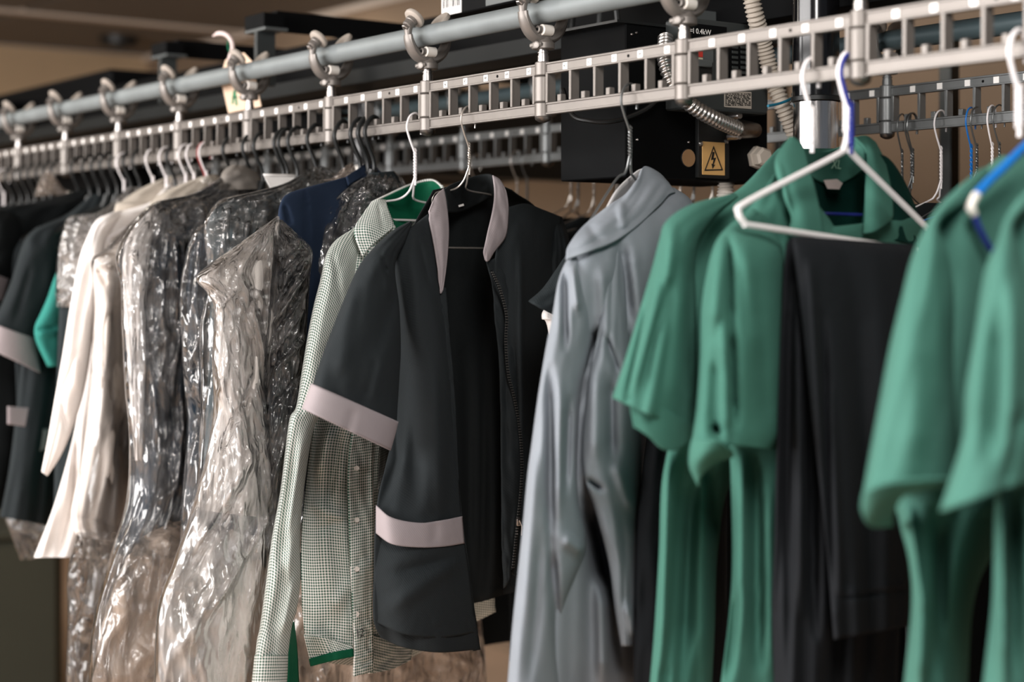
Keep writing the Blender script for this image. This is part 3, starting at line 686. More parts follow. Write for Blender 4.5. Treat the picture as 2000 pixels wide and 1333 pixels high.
# grey sheet-metal tray above the box
t = thing('metal_tray', 'grey sheet-metal tray edge above the black control box', 'tray', tuple(at_Y(1350, 30, 2.05)))
a = at_Y(1330, 45, 2.05); c = at_Y(1560, 15, 2.05)
MB().box((a.x, 2.05, a.z - .01), (c.x + .1, 2.30, a.z + .002), .001).build('tray_floor', M['dev2'], t); MB().box((a.x, 2.05, a.z), (c.x + .1, 2.053, a.z + .025)).build('tray_lip', M['dev2'], t)
# price-like card hanging on the pipe
Yc = hook_Y(470)
t = thing('card_tag', 'pinkish cardboard tag with a green mark hanging behind the pipe', 'tag', tuple(at_X(462, 120, RX + .03)))
XC = RX + .035
cd = MB().prism([at_X(x, y, XC) for x, y in ((452, 108), (476, 103), (492, 120), (510, 208), (446, 221), (430, 152), (440, 118))], (.0015, 0, 0)).build('card', M['kraft'], t)
mk = MB()
for pts in (((457, 175), (460, 176), (464, 205), (460, 207)), ((455, 178), (459, 176), (456, 203), (452, 204)), ((453, 190), (463, 188), (463, 191), (453, 193))):
    mk.prism([at_X(x, y, XC - .0008) for x, y in pts], (.0006, 0, 0))
mk.build('green_mark', M['green_ink'], cd)
hk = thing('open_hook', 'pale curved plastic hook standing above the pipe by the card tag', 'hook', tuple(at_X(449, 110, RX + .02)))
MB().tube(smooth_path([at_X(x, y, RX + .02) for x, y in ((417, 70), (428, 65), (442, 68), (452, 80), (454, 95), (449, 112), (447, 125))], 5), [.0022] * 3 + [.0042] * 28, 8).build('hook_wire', M['pink'], hk)
MB().tube([at_X(x, y, RX + .019) for x, y in ((446, 76), (445, 88), (447, 100))], .0022, 6).build('green_edge', M['green_lining'], hk)
# ================================================================ things behind the rear rail
def carton(label, x0, y0, z0, sx, sy, sz, mat=None):
    t = thing('cardboard_box', label, 'box', (x0, y0, z0))
    mat = mat or M['card']
    MB().box((x0, y0, z0), (x0 + sx, y0 + sy, z0 + sz), .004).build('carton', mat, t)
    MB().box((x0 - .001, y0 + sy * .46, z0 + sz * .55), (x0 + sx * .5, y0 + sy * .54, z0 + sz + .001)).build('packing_tape', M['tape'], t)
    for k in (0, 1):
        MB().box((x0, y0 + (.01 if k == 0 else sy * .51), z0 + sz + .0005), (x0 + sx, y0 + (sy * .49 if k == 0 else sy - .01), z0 + sz + .004)).build('top_flap', mat, t)
    return t
sh = thing('storage_shelf', 'dark steel shelf holding cardboard boxes behind the rear rail', 'shelf', (2.72, 1.2, 0))
for z in (.35, .85, 1.26): MB().box((2.70, 1.25, z - .03), (3.3, 3.25, z), .003).build('shelf_board', M['dark_steel'], sh)
for x in (2.71, 3.27):
    for y in (1.26, 2.2, 3.22): MB().box((x, y, 0), (x + .03, y + .03, 2.05), .002).build('upright', M['dark_steel'], sh)
carton('brown carton on the shelf at right behind the hooks, wide one', 2.74, 1.52, 1.262, .45, .56, .50)
carton('brown carton left of the wide one on the shelf', 2.76, 2.25, 1.262, .42, .46, .40, M['card2'])
carton('smaller brown carton lying on top of the wide carton at right', 2.78, 1.60, 1.768, .3, .38, .18)
carton('brown carton at the right end of the shelf', 2.74, 1.30, 1.262, .4, .2, .42, M['card2'])
carton('brown carton on the shelf behind the black control box', 2.76, 2.76, 1.262, .42, .44, .34)
for k, (y, w) in enumerate(((1.35, .55), (1.98, .5), (2.62, .5))):
    carton('dark brown carton on the lower shelf, %s' % ('right one', 'middle one', 'left one')[k], 2.76, y, .852, .42, w, .34, M['card2'])
# bin at lower left
t = thing('laundry_cart', 'olive canvas laundry cart on the floor at lower left', 'cart', (1.6, 6.0, 0))
MB().box((1.15, 5.5, .10), (2.18, 6.6, .67), .04).build('canvas_bag', M['cart'], t)
MB().tube([(1.15, 5.5, .67), (2.18, 5.5, .67), (2.18, 6.6, .67), (1.15, 6.6, .67), (1.15, 5.5, .67)], .018, 8).build('rim', M['cart'], t)
for x in (1.25, 2.05):
    for y in (5.6, 6.5): MB().lathe((x, y - .02, .06), (0, 1, 0), [(0, .05), (.005, .06), (.035, .06), (.04, .05)], 16).build('caster', M['black_plastic'], t)
# ================================================================ hangers
def hanger(label, pl, mat, r=.0013, style='wire', drop=.094, arm=.165, low=.18, group=None, roll=0., name=None, bar=True, hookonly=False, hx=.0135, off=.02, bl=None, al=1.):
    """hook over the lower bar, twisted or plain neck, sloping shoulders and a bar; lies in the garment plane"""
    name = name or ('wire_hanger' if style == 'wire' else 'plastic_hanger')
    t = thing(name, label, 'hanger', pl.loc, group)
    h = r * 1.4 if style != 'wire' else r
    hook = [(hx, -.022), (hx + .0005, -.006), (hx * .7, .006 + h), (-.001, .0095 + h), (-hx * .95, .004), (-hx * 1.35, -.012), (-hx * .9, -.030), (-.002, -.050), (.002, -.066), (.0005, -drop)]
    A = np.array([(a, z, 0.) for a, z in hook]); A = cr(A, np.linspace(0, 1, 46)); P = [Vector(p) for p in pl.lo(A)]
    MB().tube(P, r, 8).build('hook', mat, t)
    if style == 'wire':
        mb = MB()
        for ph in (0, math.pi):
            q = []
            for k in range(40):
                f = k / 39; w = f * 5 * 2 * math.pi + ph; z = -.045 - f * (drop - .055); rr = r * .95
                q.append((rr * math.cos(w), z, rr * math.sin(w)))
            mb.tube([Vector(p) for p in pl.lo(np.array(q))], r * .9, 6)
        mb.build('twisted_neck', mat, t)
    cs, sn = math.cos(roll), math.sin(roll)
    def rot(a, z): return (a * cs - (z + drop) * sn, -drop + a * sn + (z + drop) * cs, off * min(1, max(0, -(z + drop) / .03)))
    if not hookonly:
        sh = [(-.001, -drop + .012), (-.006, -drop - .010), (-.022, -drop - .022), (-arm + .014, -low + .012), (-arm, -low - .002), (-arm + .012, -low - .014)]
        right = [(-a, z) for a, z in sh]
        L = np.array([rot(a * al, z) for a, z in sh]); Q = np.array([rot(*p) for p in right])
        rb = r if style == 'wire' else r * 1.9
        for X, nm in ((L, 'shoulder_arm'), (Q, 'shoulder_arm')):
            MB().tube([Vector(p) for p in pl.lo(cr(X, np.linspace(0, 1, 31)))], rb, 8).build(nm, mat, t)
        if bar:
            zb = -(bl or low + .0138); B = np.array([rot((-arm + .010) * al, zb), rot(arm - .010, zb)]); MB().tube([Vector(p) for p in pl.lo(B)], rb, 8).build('trouser_bar', mat, t)
    return t
def garment(name, label, cat, pl, group=None): return thing(name, label, cat, pl.loc, group)
D = 'd'; K = 'w'
DR = [('d', .014, 5, .7, 1), ('w', .004, 6, 7, 2)]

# ================================================================ 1. black jacket with grey trim (in focus)
PJ = Plane(hook_Y(910), 13)
hanger('thin bare wire hanger holding the black zip jacket', PJ, M['wire'], .0014, low=.134, arm=.102, off=.03, bl=.205, al=.5)
J = garment('zip_jacket', 'black short-sleeved zip jacket with mauve-grey collar, cuff and pocket band', 'jacket', PJ)
mj = M['jacket']
# back, seen through the open front
patch('back_panel', PJ, [
    [(846, 372, .02), (880, 364, .055), (925, 352, .065), (965, 358, .05), (1000, 372, .02)],
    [(800, 470, .04), (860, 430, .075), (920, 412, .085), (980, 420, .075), (1060, 430, .03)],
    [(790, 640, .05), (860, 620, .085), (930, 600, .09), (990, 600, .08), (1075, 600, .04)],
    [(790, 900, .05), (870, 900, .09), (935, 900, .095), (1000, 900, .08), (1060, 900, .04)],
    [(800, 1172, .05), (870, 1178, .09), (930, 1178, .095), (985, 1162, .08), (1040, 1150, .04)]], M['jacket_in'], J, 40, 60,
    [(955, 640, 965, 1120, 14, -.012), (905, 640, 915, 1100, 12, .01), (935, 700, 930, 1150, 8, -.008)], [('d', .012, 6, .5, 4)])
# left front (wearer's right)
patch('front_panel', PJ, [
    [(742, 486, .0), (775, 462, -.018), (806, 442, -.026), (836, 418, -.022)],
    [(752, 520, .008), (784, 510, -.03), (820, 500, -.045), (852, 490, -.035)],
    [(774, 600, .004), (800, 590, -.046), (834, 582, -.058), (866, 574, -.045)],
    [(781, 700, .004), (812, 700, -.05), (850, 700, -.062), (881, 700, -.048)],
    [(772, 830, .0), (808, 840, -.054), (854, 840, -.066), (891, 840, -.052)],
    [(737, 985, -.034), (788, 1003, -.062), (848, 1006, -.070), (899, 1000, -.056)],
    [(730, 1130, -.036), (786, 1128, -.066), (852, 1126, -.074), (916, 1120, -.060)],
    [(730, 1212, -.036), (786, 1212, -.068), (856, 1210, -.075), (927, 1200, -.062)],
    [(744, 1246, -.034), (792, 1266, -.064), (860, 1275, -.072), (937, 1269, -.062)]], mj, J, 60, 130,
    [(818, 470, 838, 560, 6, .004), (800, 660, 812, 980, 16, .010), (852, 720, 862, 1000, 14, -.008), (840, 1000, 842, 1010, 20, .004), (760, 1180, 900, 1090, 18, -.006), (770, 1120, 880, 1095, 14, .005),
     (836, 420, 790, 450, 740, 488, 2.5, .003), (744, 500, 776, 610, 3, .004), (780, 700, 776, 900, 740, 990, 8, .008), (735, 1216, 935, 1236, 3, .002), (866, 620, 905, 1010, 4, .0012), (905, 1010, 925, 1200, 4, .0012)], [('w', .003, 4, 6, 3), ('d', .006, 3, .5, 8)], solid=.0022)
# placket edge
patch('front_placket', PJ, [
    [(858, 562, -.0475), (870, 562, -.0478)], [(866, 660, -.050), (878, 660, -.049)], [(876, 780, -.054), (888, 780, -.0525)],
    [(886, 950, -.058), (897, 960, -.0565)], [(900, 1090, -.062), (913, 1090, -.0605)], [(916, 1200, -.0645), (927, 1200, -.063)], [(924, 1272, -.0645), (937, 1270, -.0632)]], mj, J, 6, 90, (), [('w', .0016, 2, 38, 3)], solid=.003)
# pocket with its band
pk = patch('patch_pocket', PJ, [
    [(736, 1040, -.038), (800, 1062, -.070), (860, 1064, -.0765), (906, 1058, -.0615)],
    [(730, 1130, -.040), (790, 1140, -.073), (858, 1140, -.079), (917, 1130, -.0645)],
    [(731, 1214, -.039), (792, 1240, -.073), (860, 1246, -.079), (929, 1236, -.0655)]], mj, J, 40, 40, [(760, 1190, 900, 1090, 16, -.006), (770, 1120, 890, 1090, 12, .005)], (), solid=.0022)
patch('pocket_band', PJ, [
    [(735, 988, -.042), (766, 1012, -.066), (820, 1022, -.076), (868, 1016, -.074), (902, 1009, -.061)],
    [(735, 1016, -.043), (766, 1040, -.069), (820, 1048, -.079), (868, 1044, -.077), (904, 1036, -.064)],
    [(735, 1042, -.043), (768, 1064, -.070), (822, 1070, -.080), (868, 1068, -.078), (906, 1062, -.065)]], M['trim_grey'], J, 40, 14, [(850, 1018, 846, 1062, 10, .003)], (), solid=.0024)
# right front with the zip
patch('front_panel', PJ, [
    [(992, 405, -.02), (1025, 398, -.01), (1060, 410, .0), (1096, 424, .012)],
    [(966, 520, -.035), (1010, 480, -.035), (1050, 470, -.015), (1090, 470, .012)],
    [(985, 640, -.05), (1016, 620, -.055), (1054, 610, -.02), (1082, 600, .012)],
    [(1006, 790, -.055), (1030, 790, -.055), (1058, 790, -.02), (1075, 780, .015)],
    [(1018, 930, -.055), (1036, 930, -.055), (1056, 930, -.02), (1070, 930, .02)],
    [(1008, 1050, -.055), (1030, 1050, -.055), (1050, 1050, -.02), (1062, 1050, .02)],
    [(998, 1120, -.05), (1012, 1130, -.05), (1034, 1140, -.02), (1050, 1140, .02)]], mj, J, 36, 90, [(1015, 480, 1018, 900, 6, -.01)], [('w', .003, 4, 6, 6)], solid=.0022)
patch('front_facing', PJ, [
    [(950, 512, -.036), (965, 505, -.032), (985, 490, -.024)],
    [(962, 560, -.042), (985, 560, -.046), (1006, 540, -.036)],
    [(966, 620, -.046), (988, 630, -.052), (1014, 610, -.050)],
    [(974, 700, -.049), (994, 720, -.056), (1019, 700, -.053)],
    [(978, 820, -.050), (1004, 830, -.058), (1020, 820, -.056)],
    [(979, 950, -.050), (1004, 960, -.058), (1020, 950, -.056)],
    [(980, 1060, -.050), (996, 1070, -.057), (1010, 1060, -.056)],
    [(984, 1150, -.046), (992, 1140, -.053), (1000, 1118, -.052)]], mj, J, 18, 80, [(985, 600, 990, 900, 5, .004)], [('w', .0024, 3, 22, 5)], solid=.0022)
zp = [(958, 528), (972, 556), (983, 590), (989, 622), (987, 668), (992, 730), (1004, 780), (1013, 830), (1018, 890), (1017, 950), (1010, 1020), (1004, 1080), (1000, 1114)]
zc = pxtube(PJ, [(x, y, -.062) for x, y in zp], 1, 14)
tape = MB(); zl = zc
tape.tube([p for p in zl], .0026, 6, True, .45); zt = tape.build('zip_tape', M['charcoal2'], J)
tm = MB(); L = np.r_[0, np.cumsum([(zl[i + 1] - zl[i]).length for i in range(len(zl) - 1)])]
for v in np.arange(.004, L[-1], .0042):
    p = Vector([np.interp(v, L, [q[i] for q in zl]) for i in range(3)])
    tm.box((p.x - .0022, p.y - .0032, p.z - .0010), (p.x + .0016, p.y - .0004, p.z + .0010))
o = tm.build('zip_teeth', M['conduit_metal'], J); o['kind'] = 'stuff'
pp = PJ.px(np.array([[1012., 1020., -.066]]))[0]; pp = Vector(pp)
zs = MB().box(pp + Vector((-.004, -.003, -.006)), pp + Vector((.004, .002, .006)), .0012).build('zip_slider', M['steel'], J)
MB().tube([pp + Vector((0, -.004, .003)), pp + Vector((.003, -.006, -.006)), pp + Vector((.003, -.005, -.020))], .0014, 6).build('zip_pull', M['steel'], zs)
# collar: back inside, left and right bands
cb = patch('collar_back', PJ, [
    [(868, 370, .0), (884, 360, .035), (920, 347, .05), (952, 340, .04), (966, 345, .005)],
    [(872, 392, .002), (890, 388, .045), (922, 376, .06), (952, 366, .048), (967, 366, .008)],
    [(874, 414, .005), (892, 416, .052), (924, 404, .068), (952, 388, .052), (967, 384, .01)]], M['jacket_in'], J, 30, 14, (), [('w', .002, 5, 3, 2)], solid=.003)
patch('collar_band', PJ, [
    [(838, 412, -.022), (850, 384, -.008), (866, 368, .002)],
    [(839, 436, -.030), (856, 412, -.026), (872, 402, -.014)],
    [(848, 480, -.043), (862, 462, -.042), (876, 452, -.032)],
    [(855, 530, -.050), (864, 522, -.050), (872, 512, -.045)],
    [(860, 574, -.052), (862, 572, -.052), (864, 568, -.051)]], M['trim_grey'], J, 14, 40, [(846, 430, 858, 520, 4, .002)], [('w', .0015, 3, 6, 2)], solid=.0026)
patch('collar_band', PJ, [
    [(962, 343, .0), (976, 352, -.004), (988, 372, -.012)],
    [(966, 372, -.010), (980, 384, -.018), (992, 398, -.022)],
    [(963, 408, -.028), (980, 418, -.034), (992, 424, -.032)],
    [(953, 452, -.042), (970, 456, -.046), (987, 462, -.040)],
    [(945, 488, -.045), (954, 492, -.048), (966, 490, -.045)],
    [(948, 508, -.044), (951, 511, -.045), (955, 508, -.044)]], M['trim_grey'], J, 14, 36, [(972, 400, 984, 450, 5, .003)], [('w', .0015, 3, 6, 6)], solid=.0026)
pxn = PJ.px(np.array([[895., 401., .048], [905., 398., .050], [906., 402., .050], [896., 405., .048]]))
MB().prism([Vector(p) for p in pxn], (0, -.0006, 0)).build('size_label', M['tag'], J)
sl = shell('sleeve', PJ, [(800, 432, -.02), (768, 450, -.03), (732, 482, -.04), (701, 520, -.045), (673, 582, -.05), (646, 650, -.055), (624, 710, -.058), (610, 754, -.06)],
      [(806, 436, -.02), (792, 470, -.03), (772, 520, -.04), (780, 600, -.045), (783, 680, -.05), (780, 740, -.055), (777, 790, -.058), (775, 828, -.06)], mj, J, [.006, .025, .04, .045, .048, .05, .05, .05], 0, 56, 90,
      [(752, 520, 768, 560, 5, .006), (746, 500, 756, 534, 4, .005), (770, 560, 740, 700, 14, .010), (760, 640, 720, 790, 18, -.010), (700, 560, 660, 740, 22, -.006), (735, 700, 715, 780, 9, .006)], [('w', .004, 4, 5, 7)], sharp=.8)
shell('cuff', PJ, [(609, 750, -.06), (600, 775, -.062), (591, 799, -.063)], [(777, 824, -.06), (770, 852, -.062), (762, 880, -.063)], M['trim_grey'], sl, [.052, .0525, .0525], 0, 50, 12, [(690, 800, 676, 850, 8, .004)], (), sharp=.8, solid=.002)
# far sleeve, mostly in the dark
shell('sleeve', PJ, [(1060, 412, .02), (1072, 470, .03), (1064, 560, .04), (1056, 660, .04)], [(1098, 424, .02), (1112, 470, .03), (1122, 560, .04), (1130, 640, .04)], mj, J, [.006, .03, .035, .04], 0, 24, 40, (), DR)

# ================================================================ 2. gingham shirt with green lining
PG = Plane(hook_Y(805), 11)
hanger('white coated wire hanger holding the green gingham shirt', PG, M['wire_white'], .0017, drop=.104, low=.145, arm=.088, off=.03, al=.72)
G = garment('gingham_shirt', 'green and white gingham long-sleeved shirt with green collar lining', 'shirt', PG)
mg = M['gingham']
patch('back_panel', PG, [
    [(660, 486, .0), (740, 462, .045), (800, 436, .07), (862, 420, .06), (930, 440, .01)],
    [(660, 620, .03), (730, 560, .07), (790, 540, .08), (862, 540, .07), (940, 560, .03)],
    [(640, 900, .03), (730, 900, .07), (790, 900, .08), (862, 900, .07), (945, 900, .03)],
    [(604, 1292, .02), (700, 1300, .07), (790, 1290, .08), (880, 1240, .07), (968, 1196, .03)]], mg, G, 30, 60, (), [('d', .012, 5, .5, 4)])
patch('front_panel', PG, [
    [(690, 446, .0), (714, 440, -.02), (740, 440, -.03), (772, 440, -.03)],
    [(640, 560, -.01), (690, 560, -.04), (730, 560, -.05), (780, 560, -.045)],
    [(624, 760, -.01), (670, 760, -.045), (716, 760, -.055), (770, 760, -.05)],
    [(604, 900, -.01), (640, 880, -.05), (690, 880, -.06), (740, 880, -.052)],
    [(590, 1040, -.01), (634, 1030, -.05), (686, 1030, -.06), (740, 1030, -.052)],
    [(590, 1180, -.015), (640, 1180, -.052), (694, 1180, -.062), (742, 1180, -.054)],
    [(596, 1244, -.015), (646, 1250, -.05), (690, 1262, -.062), (744, 1252, -.054)]], mg, G, 60, 130,
    [(608, 850, 592, 1000, 7, .016), (646, 830, 620, 930, 12, -.014), (668, 840, 640, 980, 9, .012), (600, 980, 680, 1020, 10, -.006), (610, 1040, 690, 1010, 8, .005), (676, 860, 684, 1240, 3, .003), (650, 1190, 690, 1130, 14, -.006), (700, 1080, 735, 1060, 5, .004), (695, 1110, 735, 1085, 4, -.003)], [('w', .004, 5, 8, 3)])
patch('button_placket', PG, [
    [(720, 480, -.054), (764, 480, -.052)], [(700, 760, -.064), (746, 760, -.062)], [(681, 900, -.066), (728, 880, -.066)], [(682, 1040, -.068), (730, 1040, -.067)], [(688, 1180, -.070), (727, 1180, -.069)], [(692, 1262, -.070), (728, 1258, -.070)], [(690, 1322, -.070), (728, 1312, -.070)]], mg, G, 14, 110,
    [(690, 1100, 725, 1080, 4, .003), (690, 1130, 725, 1104, 4, -.003), (724, 880, 724, 1290, 2, -.002)], [('w', .002, 3, 26, 8)], solid=.003)
for y in (915, 1016, 1112, 1200):
    c = Vector(PG.px(np.array([[697., float(y), -.072]]))[0]); b = MB().lathe(c, (-.3, -1, 0), [(0, .0036), (.0008, .0040), (.0014, .0034), (.001, .002)], 14).build('button', M['white_plastic'], G)
me = text_mesh('12', .017, 'laundry_number'); o = link('laundry_number', me, M['cable'], G)
c = Vector(PG.px(np.array([[703., 1238., -.0735]]))[0]) - Vector(PG.loc); o.matrix_local = Matrix.Translation(c) @ Matrix.Rotation(R(11), 4, 'Z') @ Matrix.Rotation(R(90), 4, 'X') @ Matrix.Rotation(R(2), 4, 'Z')
# rolled hem with green tape and a hem corner
patch('turned_hem', PG, [
    [(594, 1240, -.02), (630, 1244, -.055), (688, 1262, -.066)], [(601, 1270, -.024), (640, 1268, -.058), (690, 1276, -.068)], [(608, 1302, -.026), (650, 1290, -.06), (689, 1282, -.068)]], mg, G, 24, 14, [(646, 1245, 650, 1300, 3, .004)], (), solid=.003)
patch('hem_tape', PG, [
    [(604, 1288, -.028), (646, 1276, -.062), (689, 1268, -.0695)], [(607, 1302, -.028), (650, 1291, -.062), (690, 1283, -.0695)]], M['green_lining'], G, 20, 6, [(646, 1245, 650, 1300, 3, .004)], (), solid=.003)
patch('shirt_tail', PG, [
    [(726, 1240, -.06), (770, 1250, -.05), (806, 1250, -.03)], [(726, 1280, -.06), (770, 1280, -.05), (804, 1276, -.03)], [(720, 1317, -.062), (765, 1308, -.05), (802, 1290, -.03)]], mg, G, 24, 20, (), [('w', .004, 4, 3, 3)])
# collar
patch('collar_lining', PG, [
    [(726, 398, -.005), (752, 386, .035), (800, 364, .06), (842, 354, .05), (864, 366, .0)],
    [(738, 428, -.01), (766, 420, .04), (806, 402, .065), (842, 392, .05), (862, 394, .0)],
    [(768, 456, -.02), (790, 442, .03), (816, 428, .06), (842, 416, .045), (858, 414, .0)]], M['green_lining'], G, 30, 18, (), (), solid=.003)
patch('collar_fold', PG, [
    [(864, 364, -.002), (842, 351, .055), (800, 361, .068), (756, 381, .045), (728, 394, .0)],
    [(866, 370, -.004), (843, 359, .06), (800, 369, .073), (756, 389, .05), (726, 402, .0)]], mg, G, 34, 5, (), (), solid=.004)
patch('collar_wing', PG, [
    [(726, 396, -.005), (740, 391, -.006), (752, 392, -.004)],
    [(706, 424, -.03), (730, 420, -.034), (758, 412, -.03)],
    [(692, 452, -.045), (724, 446, -.052), (768, 440, -.048)],
    [(708, 502, -.052), (730, 476, -.058), (762, 450, -.055)]], mg, G, 22, 30, [(738, 400, 746, 450, 3, .003)], (), solid=.004)
gs = shell('sleeve', PG, [(694, 444, -.01), (655, 470, -.02), (636, 500, -.03), (626, 545, -.034), (613, 595, -.036), (601, 655, -.038), (589, 728, -.04), (578, 795, -.042), (564, 826, -.044), (548, 955, -.046), (532, 1045, -.048), (519, 1140, -.05), (508, 1222, -.052), (502, 1250, -.052), (498, 1285, -.052)],
      [(708, 452, -.01), (700, 500, -.02), (690, 560, -.03), (676, 610, -.034), (664, 660, -.036), (656, 720, -.038), (646, 770, -.04), (628, 806, -.042), (610, 850, -.044), (594, 955, -.046), (586, 1045, -.048), (587, 1130, -.05), (580, 1190, -.052), (570, 1225, -.052), (562, 1285, -.052)], mg, G, [.005, .02, .03, .03, .032, .034, .034, .034, .034, .032, .032, .032, .03, .03, .03], 0, 44, 150,
      [(652, 500, 668, 600, 6, .004), (668, 640, 630, 700, 10, .006), (600, 830, 560, 1050, 9, -.010), (575, 880, 545, 1100, 8, .008), (583, 1000, 560, 1130, 8, -.008), (560, 1100, 530, 1240, 8, .006), (575, 1130, 552, 1240, 6, -.006)], [('w', .003, 3, 9, 3)])
shell('cuff', PG, [(497, 1280, -.052), (494, 1310, -.052), (490, 1350, -.052)], [(563, 1280, -.052), (562, 1310, -.052), (560, 1350, -.052)], mg, gs, [.031, .031, .031], 0, 30, 12, (), ())
patch('cuff_lining', PG, [[(566, 1224, -.05), (574, 1215, -.03)], [(564, 1268, -.05), (580, 1268, -.02)], [(561, 1345, -.05), (584, 1345, -.02)]], M['green_lining'], gs, 8, 14, (), ())

# ================================================================ 3. blue-grey shirt
PS = Plane(hook_Y(1222), 8)
hanger('grey wire hanger holding the blue-grey work shirt', PS, M['wire_grey'], .0018, drop=.098, arm=.095, low=.20, off=.01)
Sh = garment('work_shirt', 'blue-grey long-sleeved work shirt with a stand-up collar', 'shirt', PS)
ms = M['greyshirt']
shell('body', PS, [(1180, 420, -.01), (1130, 480, -.02), (1104, 530, -.03), (1090, 610, -.03), (1076, 740, -.03), (1062, 860, -.02), (1052, 980, -.02), (1046, 1100, -.02), (1040, 1240, -.02), (1036, 1350, -.02)],
      [(1316, 366, .01), (1350, 392, .01), (1372, 450, .01), (1350, 560, .01), (1310, 700, .01), (1268, 830, .0), (1251, 960, .0), (1245, 1100, .0), (1240, 1240, .0), (1238, 1350, .0)], ms, Sh, [.01, .05, .065, .07, .07, .07, .07, .07, .07, .07], 0, 70, 170,
      [(1212, 470, 1228, 630, 14, .018), (1232, 480, 1250, 640, 14, -.010), (1175, 520, 1180, 640, 12, -.012), (1172, 648, 1144, 720, 10, .034), (1171, 640, 1190, 640, 8, -.012), (1180, 655, 1208, 735, 9, .020), (1205, 620, 1222, 660, 10, -.012), (1215, 650, 1232, 760, 10, .014), (1150, 780, 1142, 960, 12, -.016), (1192, 760, 1196, 1000, 14, .034), (1146, 942, 1174, 956, 6, .018), (1158, 985, 1172, 1060, 1186, 1150, 17, .080), (1170, 1100, 1178, 1340, 14, -.020), (1192, 1040, 1206, 1300, 12, .022), (1215, 960, 1240, 1100, 12, -.020), (1225, 1180, 1240, 1250, 8, -.014)], [('d', .014, 4, .8, 2), ('w', .003, 5, 6, 3)])
sv = shell('sleeve', PS, [(1128, 486, -.03), (1107, 508, -.04), (1090, 550, -.05), (1078, 620, -.055), (1066, 680, -.06), (1051, 772, -.062), (1038, 870, -.064), (1030, 930, -.066), (1018, 1058, -.068), (1002, 1210, -.07), (990, 1350, -.07)],
      [(1150, 490, -.03), (1152, 540, -.04), (1156, 600, -.05), (1160, 650, -.055), (1146, 720, -.06), (1136, 790, -.062), (1130, 890, -.064), (1132, 980, -.066), (1144, 1075, -.068), (1100, 1200, -.07), (1098, 1350, -.07)], ms, Sh, [.01, .03, .038, .04, .04, .042, .044, .046, .046, .042, .042], 0, 56, 160,
      [(1103, 530, 1104, 680, 7, .016), (1120, 525, 1130, 610, 8, -.012), (1074, 720, 1076, 1060, 9, .018), (1094, 750, 1090, 1000, 10, -.014), (1112, 780, 1106, 960, 7, .014), (1076, 1060, 1096, 1330, 9, .020), (1045, 900, 1022, 1200, 14, -.008), (1058, 1040, 1035, 1333, 10, .008), (1100, 1050, 1140, 1080, 12, -.014)], [('w', .003, 4, 7, 5)])
shell('sleeve', PS, [(1190, 470, -.06), (1178, 560, -.075), (1170, 645, -.085), (1152, 740, -.09), (1140, 850, -.095), (1142, 930, -.098), (1160, 985, -.10), (1178, 1050, -.10), (1192, 1110, -.10), (1202, 1190, -.10), (1214, 1262, -.10)],
      [(1214, 470, -.05), (1220, 560, -.06), (1226, 650, -.07), (1240, 740, -.075), (1250, 850, -.08), (1251, 930, -.085), (1251, 985, -.088), (1250, 1050, -.09), (1247, 1110, -.092), (1243, 1190, -.094), (1237, 1264, -.094)], ms, Sh, [.004, .014, .022, .026, .028, .03, .03, .028, .026, .022, .016], 0, 46, 130,
      [(1172, 648, 1150, 730, 8, .014), (1182, 655, 1208, 735, 8, .016), (1192, 740, 1196, 900, 11, .020), (1146, 938, 1176, 956, 6, .014), (1200, 900, 1236, 1000, 12, -.010), (1165, 720, 1160, 900, 12, -.012), (1224, 1180, 1240, 1250, 8, -.012)], [('w', .003, 4, 7, 9)], sharp=.9, solid=.002)
patch('collar_inside', PS, [
    [(1182, 412, -.01), (1205, 372, .0), (1236, 342, .03), (1258, 330, .045), (1285, 345, .03)],
    [(1186, 424, -.006), (1212, 404, .02), (1240, 386, .055), (1270, 372, .06), (1292, 370, .03)],
    [(1192, 432, .0), (1216, 424, .03), (1244, 412, .06), (1276, 396, .06), (1296, 388, .03)]], M['grey_in'], Sh, 26, 14, (), (), solid=.003)
patch('collar', PS, [
    [(1182, 410, -.012), (1198, 398, -.022), (1224, 380, -.012), (1246, 350, .0), (1257, 327, .02), (1284, 338, .02), (1303, 356, .02)],
    [(1138, 446, -.04), (1170, 436, -.052), (1210, 414, -.045), (1242, 388, -.028), (1268, 356, -.005), (1290, 350, .006), (1308, 364, .01)],
    [(1110, 484, -.055), (1146, 474, -.070), (1196, 448, -.066), (1240, 418, -.052), (1276, 384, -.030), (1298, 366, -.012), (1313, 370, .0)],
    [(1105, 508, -.058), (1150, 492, -.078), (1200, 472, -.076), (1244, 442, -.062), (1284, 404, -.040), (1304, 382, -.02), (1317, 377, -.005)]], ms, Sh, 54, 36,
    [(1212, 400, 1216, 450, 7, -.008), (1150, 440, 1170, 480, 10, .005)], [('w', .004, 4, 3, 5)], solid=.004)

# dark garments glimpsed between jacket and grey shirt
PX = Plane(1.92, 8)
X1_ = garment('dark_shirt', 'dark short-sleeved shirt with flared sleeve hem behind the blue-grey shirt', 'shirt', PX)
shell('body', PX, [(1150, 470), (1104, 520), (1090, 640), (1080, 800), (1066, 980), (1050, 1160)], [(1290, 420), (1320, 470), (1310, 600), (1300, 800), (1290, 980), (1280, 1160)], M['charcoal2'], X1_, [.01, .04, .05, .05, .05, .05], .02, 30, 50, (), DR)
shell('sleeve', PX, [(1120, 478, -.02), (1086, 530, -.03), (1060, 566, -.034), (1033, 590, -.036)], [(1140, 490, -.02), (1136, 540, -.03), (1120, 590, -.034), (1090, 620, -.036)], M['green_black'], X1_, [.01, .03, .036, .038], 0, 26, 30, (), [('w', .004, 4, 4, 4)], solid=.003)
PX2 = Plane(1.86, 8)
X2_ = garment('pale_shirt', 'pinkish-white garment just peeking out left of the blue-grey shirt', 'shirt', PX2)
